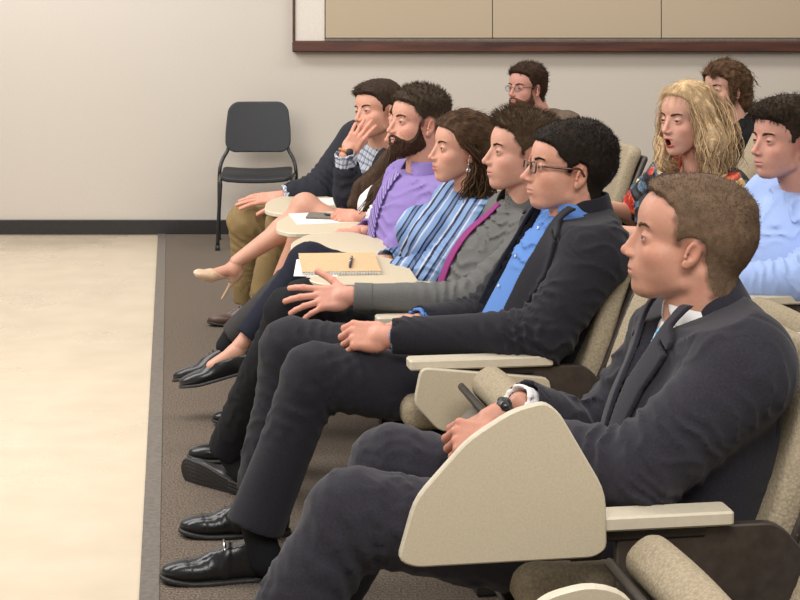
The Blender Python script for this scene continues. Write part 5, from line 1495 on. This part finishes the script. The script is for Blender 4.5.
def woman_long():
    fig = Figure(at(398, 262, 6.86), at(402, 208, 6.86), at(412, 168, 6.86), nrm(FW + V3(0, -.3, 0)), sw=.16, hw=.08, bulk=.88, fem=1)
    o = V3(fig.hip[0], fig.hip[1], 0)
    la = (fig.shoulder(1), at(404, 232, 6.64), at(366, 217, 6.66)); ra = (fig.shoulder(-1), at(385, 235, 7.05), at(360, 225, 6.90))
    ll = (hip_joint(fig, -1), at(306, 207, 7.02), at(246, 253, 6.92)); rl = (hip_joint(fig, 1), at(303, 236, 6.92), at(263, 318, 6.94))
    J = hand_joints([(55, 60, 30)] * 4, (3, 1, -1, -4), (30, 15, 25, 25), .92, 1); J2 = hand_joints(RELAX, (6, 1, -2, -6), (35, 10, 10, 20), .9, -1)
    R1 = frame(nrm(V3(-1, -.1, .05)), nrm(V3(0, -.7, .7))); R2 = frame(nrm(V3(-1, -.3, 0)), V3(0, 0, 1))
    def vol(P):
        d = cran(P) - .012
        d = smax(d, hair_region(P, [(.095, .078), (.075, .066), (.056, .056), (.046, .034), (.034, .0), (.03, -.06), (-.16, -.10), (-.16, .2), (.12, .2)]), .006)
        A = np.stack([P[:, 0], np.abs(P[:, 1]), P[:, 2]], 1)
        return U(.03, d, cap(A, (-.01, .065, .0), (.06, .085, -.13), .030, .040), cap(A, (.06, .085, -.13), (.17, .105, -.24), .044, .044), cap(A, (.17, .105, -.24), (.22, .10, -.30), .040, .024)) - .004 * vnoise(P, (90, 90, 12), 4)
    def hair(q, rng):
        return long_locks(q, rng, vol, [([(.03, .072, .05), (.06, .11, -.08), (.14, .14, -.20), (.22, .14, -.29), (.28, .13, -.38)], .020), ([(.05, .05, .07), (.09, .07, -.04), (.12, .08, -.16), (.14, .08, -.32)], .014),
            ([(-.03, .07, .03), (-.01, .10, -.08), (.03, .11, -.2), (.06, .11, -.38)], .016), ([(.0, -.072, .03), (.02, -.088, -.06), (.05, -.095, -.18), (.08, -.09, -.34)], .014)], 46, .002)
    foot = [None]
    ank = at(236, 262, 6.90)
    q = dict(seed=9, fig=fig, origin=o, head=at(412, 131, 6.86), hrot=(20, 0, 0), hs=(1, .98, 1.), skin=(.58, .33, .235), hair=(.050, .028, .017), fem=1, jaw=.88, th=None, hairfn=hair,
             neck=.045, browc=(.04, .02, .012), res=.003, body_limbs=[arm_limb(la, (.036, .032, .024)), arm_limb(ra, (.036, .032, .024)), (rl[0], rl[1], rl[2], (.074, .055, .030))],
             hands=[dict(W=at(359, 217, 6.66), R=R1, J=J, side=1, sc=.92, fore=la[1] * .4 + la[2] * .6, res=.003), dict(W=at(360, 224, 6.90), R=R2, J=J2, side=-1, sc=.9, fore=ra[1] * .5 + ra[2] * .5, res=.004)])
    toe = nrm(V3(-.62, -.64, .34)); upv = nrm(V3(.40, 0, .90))
    M_ = frame(toe, upv)
    def legs():
        def lf(P):
            calf = ll[1] * .62 + ank * .38 + V3(.010, 0, -.012)
            return U(.03, cap(P, ll[0], ll[1], .076, .050), cap(P, ll[1], calf, .048, .046), cap(P, calf, ank, .046, .027), ell(P, ll[1] + V3(-.01, 0, .005), (.049, .048, .046)))
        return surf(lf, *bounds(ll[0], ll[1], ank, m=.12), .006)
    def footskin():
        def ft(P): return U(.02, ell(P, (-.022, 0, -.048), (.036, .028, .042)), cap(P, (-.005, 0, -.0), (-.005, 0, -.04), .030, .032), cap(P, (-.005, 0, -.035), (.095, 0, -.088), .029, .023), ell(P, (.122, 0, -.098), (.048, .032, .016)))
        v, f = surf(ft, (-.08, -.06, -.135), (.19, .06, .05), .004); return (v * .93) @ M_.T + ank, f
    q['skin_extra'] = [legs, footskin]
    root, fig, Hw, o = make_person(q, 'woman with long dark hair, white blouse and bare crossed legs in nude heels')
    shirt_obj(fig, [la, ra], M_WHITE, root, o, seed=67, off=.020, r=(.058, .062, .052), fold=.018, name='blouse', res=.007)
    def sk(P):
        d = ell(P, fig.hip, V3(.13, .18, .12), fig.R1)
        for h, k in ((ll[0], ll[1]), (rl[0], rl[1])): d = smin(d, cut(cap(P, h, k, .096, .078), P, h + (k - h) * .70, nrm(k - h)), .03)
        return d
    v, f = surf(sk, *bounds(fig.hip, ll[1], rl[1], m=.16), .009); mesh_obj('skirt', v, f, M_DKNAVY, root, o)
    pump_obj(root, o, ank, toe, upv)
    pump_obj(root, o, at(268, 318, 6.95), nrm(V3(-1, -.1, 0)), nrm(V3(0, 0, 1)))

def man_lightblue():
    fig = Figure(at(775, 318, 5.30), at(795, 245, 5.30), at(812, 188, 5.30), nrm(FW + V3(0, -.35, 0)), sw=.20, bulk=1.0)
    o = V3(fig.hip[0], fig.hip[1], 0)
    la = (fig.shoulder(1), at(800, 280, 5.02), at(705, 282, 5.05)); ra = (fig.shoulder(-1), at(760, 270, 5.6), at(715, 275, 5.45))
    ll = (hip_joint(fig, 1), at(640, 290, 5.10), at(600, 420, 5.05)); rl = (hip_joint(fig, -1), at(640, 285, 5.42), at(610, 400, 5.42))
    J = hand_joints(RELAX, (6, 1, -2, -6), (35, 10, 10, 20), 1.0, 1); J2 = hand_joints(RELAX, (6, 1, -2, -6), (35, 10, 10, 20), 1.0, -1)
    R1 = frame(nrm(V3(-1, .2, .05)), nrm(V3(0, -.3, 1))); R2 = frame(nrm(V3(-1, -.3, 0)), V3(0, 0, 1))
    q = dict(seed=10, fig=fig, origin=o, head=at(784, 141, 5.27), hrot=(27, 3, 0), hs=(1.05, 1.02, 1.02), skin=(.60, .335, .255), hair=(.038, .025, .017),
             th=lambda P: .004 + .018 * sstep(.035, .095, P[:, 2]) + .008 * sstep(.04, .09, P[:, 0]) * sstep(.04, .08, P[:, 2]) + .008 * sstep(0, -.08, P[:, 0]),
             line=[(.100, .070), (.076, .060), (.058, .050), (.042, .034), (.030, .018), (.024, -.004), (.010, -.008), (.004, .012),
                   (-.008, .022), (-.026, .014), (-.034, -.035), (-.055, -.082), (-.16, -.09), (-.16, .2), (.13, .2)],
             strands=3200, slen=.022, srad=.0010, tref=.02, stand=.15, grow=(.6, .5, -.15), mess=.2, browc=(.035, .02, .012), neck=.056, lips=(.50, .22, .19), lid=.0030,
             body_limbs=[arm_limb(la), arm_limb(ra), leg_limb(ll), leg_limb(rl)],
             hands=[dict(W=at(700, 282, 5.05), R=R1, J=J, side=1, fore=la[1] * .4 + la[2] * .6), dict(W=at(710, 275, 5.45), R=R2, J=J2, side=-1, fore=ra[1] * .5 + ra[2] * .5)])
    root, fig, Hw, o = make_person(q, 'man in light blue shirt in the second row at the right edge')
    trousers_obj(fig, (ll, rl), M_CHAR, root, o, seed=65, res=.010)
    sh = shirt_obj(fig, [la, ra], M_LBLUE, root, o, seed=77, off=.020, r=(.074, .064, .048), fold=.018, res=.0055)
    collar_obj(fig, M_LBLUE, sh, o, R0=.074, h=.048, gap=.40, point=.055, flare=.66, frd=.0, drop=.008)
    for l in (ll, rl): shoe_obj(root, o, V3(l[2][0], l[2][1], .1), FW)

def woman_floral():
    fig = Figure(at(690, 300, 5.98), at(688, 220, 5.98), at(701, 163, 5.97), nrm(FW + V3(0, -.45, 0)), sw=.175, bulk=.98, fem=1)
    o = V3(fig.hip[0], fig.hip[1], 0)
    la = (fig.shoulder(1), at(690, 240, 5.68), at(598, 232, 5.72)); ra = (fig.shoulder(-1), at(632, 214, 6.25), at(596, 206, 6.05))
    ll = (hip_joint(fig, 1), at(560, 270, 5.80), at(530, 370, 5.80)); rl = (hip_joint(fig, -1), at(560, 262, 6.1), at(530, 360, 6.1))
    J = hand_joints(RELAX, (6, 1, -2, -6), (35, 10, 10, 20), .92, 1); J2 = hand_joints(RELAX, (6, 1, -2, -6), (35, 10, 10, 20), .92, -1)
    R1 = frame(nrm(V3(-1, .2, .05)), nrm(V3(0, -.3, 1))); R2 = frame(nrm(V3(-1, -.3, .0)), V3(0, 0, 1))
    def vol(P):
        A = np.stack([P[:, 0], np.abs(P[:, 1]), P[:, 2]], 1)
        d = cran(P) - .013 - .005 * vnoise(P, (60, 60, 30), 2)
        d = smax(d, hair_region(P, [(.105, .094), (.084, .088), (.066, .076), (.046, .050), (.036, .012), (.030, -.06), (-.03, -.12), (-.16, -.12), (-.16, .2), (.12, .2)]), .006)
        near = U(.03, cap(P, (.00, .078, .03), (-.01, .098, -.07), .030, .046), cap(P, (-.01, .098, -.07), (-.01, .10, -.17), .048, .026))
        back = U(.03, cap(P, (-.06, .0, .02), (-.08, .01, -.14), .060, .055), ell(P, (-.06, .05, -.08), (.055, .06, .11)))
        far = U(.03, cap(P, (.01, -.078, .03), (.015, -.088, -.07), .024, .030), cap(P, (.015, -.088, -.07), (.062, -.06, -.155), .030, .022))
        h = U(.03, near, back, far) - .007 * vnoise(P, (70, 70, 18), 4) - .004 * np.sin(P[:, 0] * 190 + P[:, 1] * 90 + 8 * vnoise(P, 12, 6))
        return U(.02, d, h)
    def hair(q, rng):
        v, f, c = long_locks(q, rng, vol, [
            ([(.045, .050, .085), (.045, .080, .03), (.030, .100, -.04), (.035, .105, -.10), (.000, .115, -.16), (.01, .11, -.20)], .012),
            ([(.02, .055, .095), (.01, .09, .03), (-.01, .125, -.05), (.00, .135, -.12), (-.03, .125, -.19)], .018),
            ([(-.03, .05, .10), (-.06, .09, .02), (-.06, .12, -.08), (-.07, .11, -.18)], .022),
            ([(.05, -.045, .085), (.045, -.078, .02), (.040, -.09, -.05), (.06, -.075, -.12), (.085, -.04, -.165)], .010)], 60, .0014)
        fl = lambda p: nrm_rows(tangent(p, (0, 0, .03), (-.2, 0, -1)) + .3 * np.sin(p[:, 2:3] * 60 + p[:, :1] * 40) * np.array([[1, .3, 0]]))
        return strand_cover(v, f, c, q, rng, 5200, fl, .050, .0008, .04, .05, (.65, 1.4))
    q = dict(seed=11, fig=fig, origin=o, head=at(688, 119, 5.92), hrot=(35, -1, 0), hs=(1.04, 1.04, 1.03), skin=(.64, .38, .28), hair=(.50, .355, .20), wave=.008, fem=1, jaw=.92, th=None, hairfn=hair,
             neck=.047, open=.0085, lips=(.42, .07, .06), browc=(.10, .055, .03), lid=.0026, nose=.92, ear=.9,
             body_limbs=[arm_limb(la, (.044, .037, .026)), arm_limb(ra, (.044, .037, .026)), leg_limb(ll), leg_limb(rl)], bres=.008,
             hands=[dict(W=at(594, 232, 5.72), R=R1, J=J, side=1, sc=.92, fore=la[1] * .4 + la[2] * .6, res=.004), dict(W=at(592, 206, 6.05), R=R2, J=J2, side=-1, sc=.92, fore=ra[1] * .5 + ra[2] * .5, res=.004)])
    root, fig, Hw, o = make_person(q, 'blonde woman with open mouth in black floral print top, second row')
    h = .30
    la2 = (la[0], la[0] * .5 + la[1] * .5, la[1] * .85 + la[0] * .15 + V3(0, 0, 0)); ra2 = (ra[0], ra[0] * .5 + ra[1] * .5, ra[1] * .9 + ra[0] * .1)
    def vneck(P, t): return np.maximum(np.abs(t[:, 1]) - np.interp(t[:, 2], [-.16, -.12, 0, .1], [0, .02, .095, .11]), .01 - t[:, 0])
    shirt_obj(fig, [la2, ra2], M_FLORAL, root, o, seed=87, off=.014, r=(.068, .064, .060), fold=.010, name='floral_top', res=.0055, vcut=vneck)
    trousers_obj(fig, (ll, rl), M_BLACKTR, root, o, seed=75, res=.011)
    for l in (ll, rl): shoe_obj(root, o, V3(l[2][0], l[2][1], .1), FW, style='loafer')

def woman_black():
    fig = Figure(at(762, 240, 7.76), at(756, 172, 7.76), at(738, 124, 7.74), nrm(FW + V3(0, -.35, 0)), sw=.165, bulk=.92, fem=1)
    o = V3(fig.hip[0], fig.hip[1], 0)
    la = (fig.shoulder(1), at(738, 200, 7.5), at(690, 200, 7.5)); ra = (fig.shoulder(-1), at(700, 195, 8.0), at(672, 190, 7.9))
    ll = (hip_joint(fig, 1), at(640, 220, 7.5), at(625, 290, 7.5)); rl = (hip_joint(fig, -1), at(640, 215, 7.8), at(628, 285, 7.8))
    J = hand_joints(RELAX, (6, 1, -2, -6), (35, 10, 10, 20), .92, 1); J2 = hand_joints(RELAX, (6, 1, -2, -6), (35, 10, 10, 20), .92, -1)
    R1 = frame(nrm(V3(-1, .2, .05)), nrm(V3(0, -.3, 1))); R2 = frame(nrm(V3(-1, -.3, .0)), V3(0, 0, 1))
    def vol(P):
        d = cran(P) - .017 - .006 * vnoise(P, (50, 50, 30), 2)
        d = smax(d, hair_region(P, [(.105, .074), (.086, .066), (.066, .056), (.048, .038), (.034, .014), (.024, -.02), (.012, -.02), (.004, .012), (-.02, .01), (-.04, -.06), (-.16, -.10), (-.16, .2), (.12, .2)]), .006)
        return U(.03, d, ell(P, (-.095, .0, .02), (.060, .070, .085)), ell(P, (-.09, .02, -.065), (.045, .055, .05))) - .006 * vnoise(P, 70, 4)
    def hair(q, rng):
        v, f, c = long_locks(q, rng, vol, [([(.07, -.01, .10), (.098, .010, .078), (.100, .030, .055)], .008), ([(.045, .065, .05), (.04, .080, .0), (.035, .082, -.06)], .004),
            ([(-.09, .03, .06), (-.13, .03, .0), (-.12, .04, -.06), (-.13, .04, -.10)], .015), ([(-.02, .03, .10), (-.09, .04, .08), (-.13, .04, .03)], .015)], 34, .0014)
        fl = lambda p: tangent(p, (0, 0, .03), (-1, .2, -.1))
        return strand_cover(v, f, c, q, rng, 2600, fl, .032, .0012, .2, .3)
    q = dict(seed=12, fig=fig, origin=o, head=at(724, 89, 7.73), hrot=(38, 0, 0), hs=(1, .98, 1.), skin=(.62, .37, .28), hair=(.095, .052, .028), wave=.006, fem=1, jaw=.88, th=None, hairfn=hair, res=.003,
             neck=.044, browc=(.05, .03, .02), body_limbs=[arm_limb(la, (.036, .032, .024)), arm_limb(ra, (.036, .032, .024)), leg_limb(ll), leg_limb(rl)],
             hands=[dict(W=at(686, 200, 7.5), R=R1, J=J, side=1, sc=.92, fore=la[1] * .4 + la[2] * .6, res=.005), dict(W=at(668, 190, 7.9), R=R2, J=J2, side=-1, sc=.92, fore=ra[1] * .5 + ra[2] * .5, res=.005)])
    root, fig, Hw, o = make_person(q, 'woman in black with upswept brown hair behind the blonde woman')
    shirt_obj(fig, [la, ra], M_BLACKKNIT, root, o, seed=97, off=.024, r=(.066, .058, .045), fold=.010, name='sweater', res=.009)
    # knitted scarf round the neck
    v, f = surf(lambda P: ell(P, fig.neck - fig.A2 * .02, (.085, .095, .050), fig.R2) - .010 * vnoise(P, 55, 5) - .006 * vnoise(P, 110, 6), fig.neck - .16, fig.neck + .16, .006)
    mesh_obj('fluffy_collar', v, f, M_BLACKKNIT, root, o)
    trousers_obj(fig, (ll, rl), M_BLACKTR, root, o, seed=85, res=.013)
    for l in (ll, rl): shoe_obj(root, o, V3(l[2][0], l[2][1], .1), FW, style='loafer')

def man_back():
    fig = Figure(at(560, 212, 9.0), at(556, 160, 9.0), at(541, 116, 9.0), nrm(FW + V3(0, -.5, 0)), sw=.20)
    o = V3(fig.hip[0], fig.hip[1], 0)
    la = (fig.shoulder(1), at(545, 175, 8.7), at(505, 180, 8.7)); ra = (fig.shoulder(-1), at(510, 175, 9.2), at(495, 180, 9.1))
    ll = (hip_joint(fig, 1), at(470, 190, 8.8), at(458, 250, 8.8)); rl = (hip_joint(fig, -1), at(472, 186, 9.1), at(458, 246, 9.1))
    J = hand_joints(RELAX, (6, 1, -2, -6), (35, 10, 10, 20), 1., 1); J2 = hand_joints(RELAX, (6, 1, -2, -6), (35, 10, 10, 20), 1., -1)
    R1 = frame(nrm(V3(-1, .2, .05)), nrm(V3(0, -.3, 1))); R2 = frame(nrm(V3(-1, -.3, .0)), V3(0, 0, 1))
    q = dict(seed=13, fig=fig, origin=o, head=at(526, 88, 8.95), hrot=(42, 2, 0), hs=(1.02, 1.02, 1.0), skin=(.60, .33, .26), hair=(.042, .022, .014),
             th=lambda P: .008 + .012 * sstep(.035, .095, P[:, 2]) + .006 * sstep(0, -.08, P[:, 0]), clump=(70, 70, 70),
             line=[(.094, .084), (.070, .072), (.050, .060), (.041, .034), (.026, .018), (.020, -.010), (.008, -.014), (.004, .012),
                   (-.008, .022), (-.026, .014), (-.034, -.035), (-.055, -.082), (-.16, -.09), (-.16, .2), (.13, .2)],
             strands=2200, slen=.016, srad=.0014, tref=.02, stand=.6, grow=(.1, 0, .1), mess=.8, scurl=.6, browc=(.06, .03, .018), neck=.058, beard=.008, beardc=(.10, .05, .03),
             body_limbs=[arm_limb(la), arm_limb(ra), leg_limb(ll), leg_limb(rl)], res=.003,
             hands=[dict(W=at(502, 180, 8.7), R=R1, J=J, side=1, fore=la[1] * .4 + la[2] * .6, res=.005), dict(W=at(492, 180, 9.1), R=R2, J=J2, side=-1, fore=ra[1] * .5 + ra[2] * .5, res=.005)])
    root, fig, Hw, o = make_person(q, 'curly-haired bearded man with thin glasses, farthest back by the wall')
    spectacles(root, Hw, o, mat('thin_wire_frame', (.12, .06, .04), rough=.3), .0012, .021, .016, False)
    sh = shirt_obj(fig, [la, ra], mat('brown_plaid_flannel', (.12, .085, .06), rough=.9, noise=.3, nscale=40), root, o, seed=99, off=.018, res=.011)
    trousers_obj(fig, (ll, rl), M_BLACKTR, root, o, seed=95, res=.014)
    for l in (ll, rl): shoe_obj(root, o, V3(l[2][0], l[2][1], .1), FW, style='loafer')

man_khaki(); woman_long(); man_lightblue(); woman_floral(); woman_black(); man_back()

# ------------------------------------------------------------------ things lying on the writing tablets
M_KRAFT = grain_mat('kraft_card', (.52, .35, .19), (.60, .42, .24), 120, .7, .1)
M_PAPER = grain_mat('white_paper', (.72, .70, .66), (.76, .74, .70), 60, .7, .02)
T5 = math.tan(math.radians(5))
def on_tab(k, u, v, dz=0): return seat_pt(SEAT[k], u, v, .618 + dz + (.40 - v) * T5)
def flat_box(name, k, u, v, hu, hv, h, deg, m, z=0., b=.001, parent=None, origin=None):
    c = on_tab(k, u, v, z); R = RS @ rot('X', -5) @ rot('Z', deg)
    vv, ff = bbox((0, 0, h / 2), (hu, hv, h / 2), None, b)
    org = c if origin is None else origin
    return mesh_obj(name, vv @ R.T + c, ff, m, parent, org, smooth=False), c, R
# spiral notebook with a kraft cover
nb_, c, R = flat_box('notebook', 'D', .345, .165, .125, .125, .010, -3, M_PAPER)
tag(nb_, 'kraft-covered spiral notebook lying open side up on a writing tablet', 'notebook'); nb_['label'] = 'kraft-covered spiral notebook lying on the writing tablet beside the woman in stripes'
vv, ff = bbox((0, 0, .0115), (.126, .126, .0010), None, .0004); mesh_obj('cover', vv @ R.T + c, ff, M_KRAFT, nb_, c, smooth=False)
L = []
for i in range(26):
    x = -.112 + .224 * i / 25; L.append(tube([V3(x, .124 + .0055 * math.cos(t), .006 + .0075 * math.sin(t)) for t in np.linspace(0, 6.28, 9)], .0009, 4, caps=False))
vv, ff = joinl(L); mesh_obj('spiral_binding', vv @ R.T + c, ff, M_METAL, nb_, c)
a = c + R @ V3(-.045, -.045, .0175); d = R @ nrm(V3(.12, .99, 0)); 
vv, ff = tube([a, a + d * .012, a + d * .085, a + d * .125, a + d * .140], [.0035, .0050, .0052, .0045, .0012], 10)
pen = mesh_obj('ballpoint_pen', vv, ff, M_SHOE, None, a); tag(pen, 'dark ballpoint pen lying across the kraft notebook', 'pen')
vv, ff = tube([a + d * .010 + UP * .0062, a + d * .045 + UP * .0068], .0012, 5); mesh_obj('pen_clip', vv, ff, M_METAL, pen, a)
vv, ff = tube([a + d * .060, a + d * .064], .0058, 10); mesh_obj('band', vv, ff, M_METAL, pen, a)
pp, c2, R2 = flat_box('paper_sheet', 'D', .42, .19, .07, .11, .0012, -8, M_PAPER, 0.0); tag(pp, 'white sheet sticking out from under the kraft notebook', 'paper')
# papers, phone and lens cap on the long-haired woman's tablet
for (u, v, w_, h_, dg, z, lab) in [(.27, .14, .12, .10, 5, 0, 'white paper under the phone on the writing tablet'), ]:
    p, c, R = flat_box('paper_sheet', 'G', u, v, w_, h_, .0012, dg, M_PAPER, z); tag(p, lab, 'paper')
ph, c, R = flat_box('smartphone', 'G', .245, .13, .085, .045, .0085, -14, grain_mat('grey_phone_case', (.10, .085, .07), (.20, .17, .14), 200, .4, .1), .0015, .003)
tag(ph, 'grey smartphone lying face down on the white paper', 'phone')
vv, ff = tube([V3(.0, 0, .0085), V3(.0, 0, .014)], .017, 20); g = mesh_obj('phone_grip', vv @ R.T + c, ff, M_SHOE, ph, c, smooth=False)
vv, ff = tube([V3(.0, 0, .014), V3(.0, 0, .0146)], .011, 20); mesh_obj('grip_disc', vv @ R.T + c, ff, M_METAL, g, c, smooth=False)
p, c, R = flat_box('paper_sheet', 'F', .17, .18, .08, .08, .0012, 8, M_PAPER, 0); tag(p, 'white sheet on the tablet next to the man in khaki trousers', 'paper')
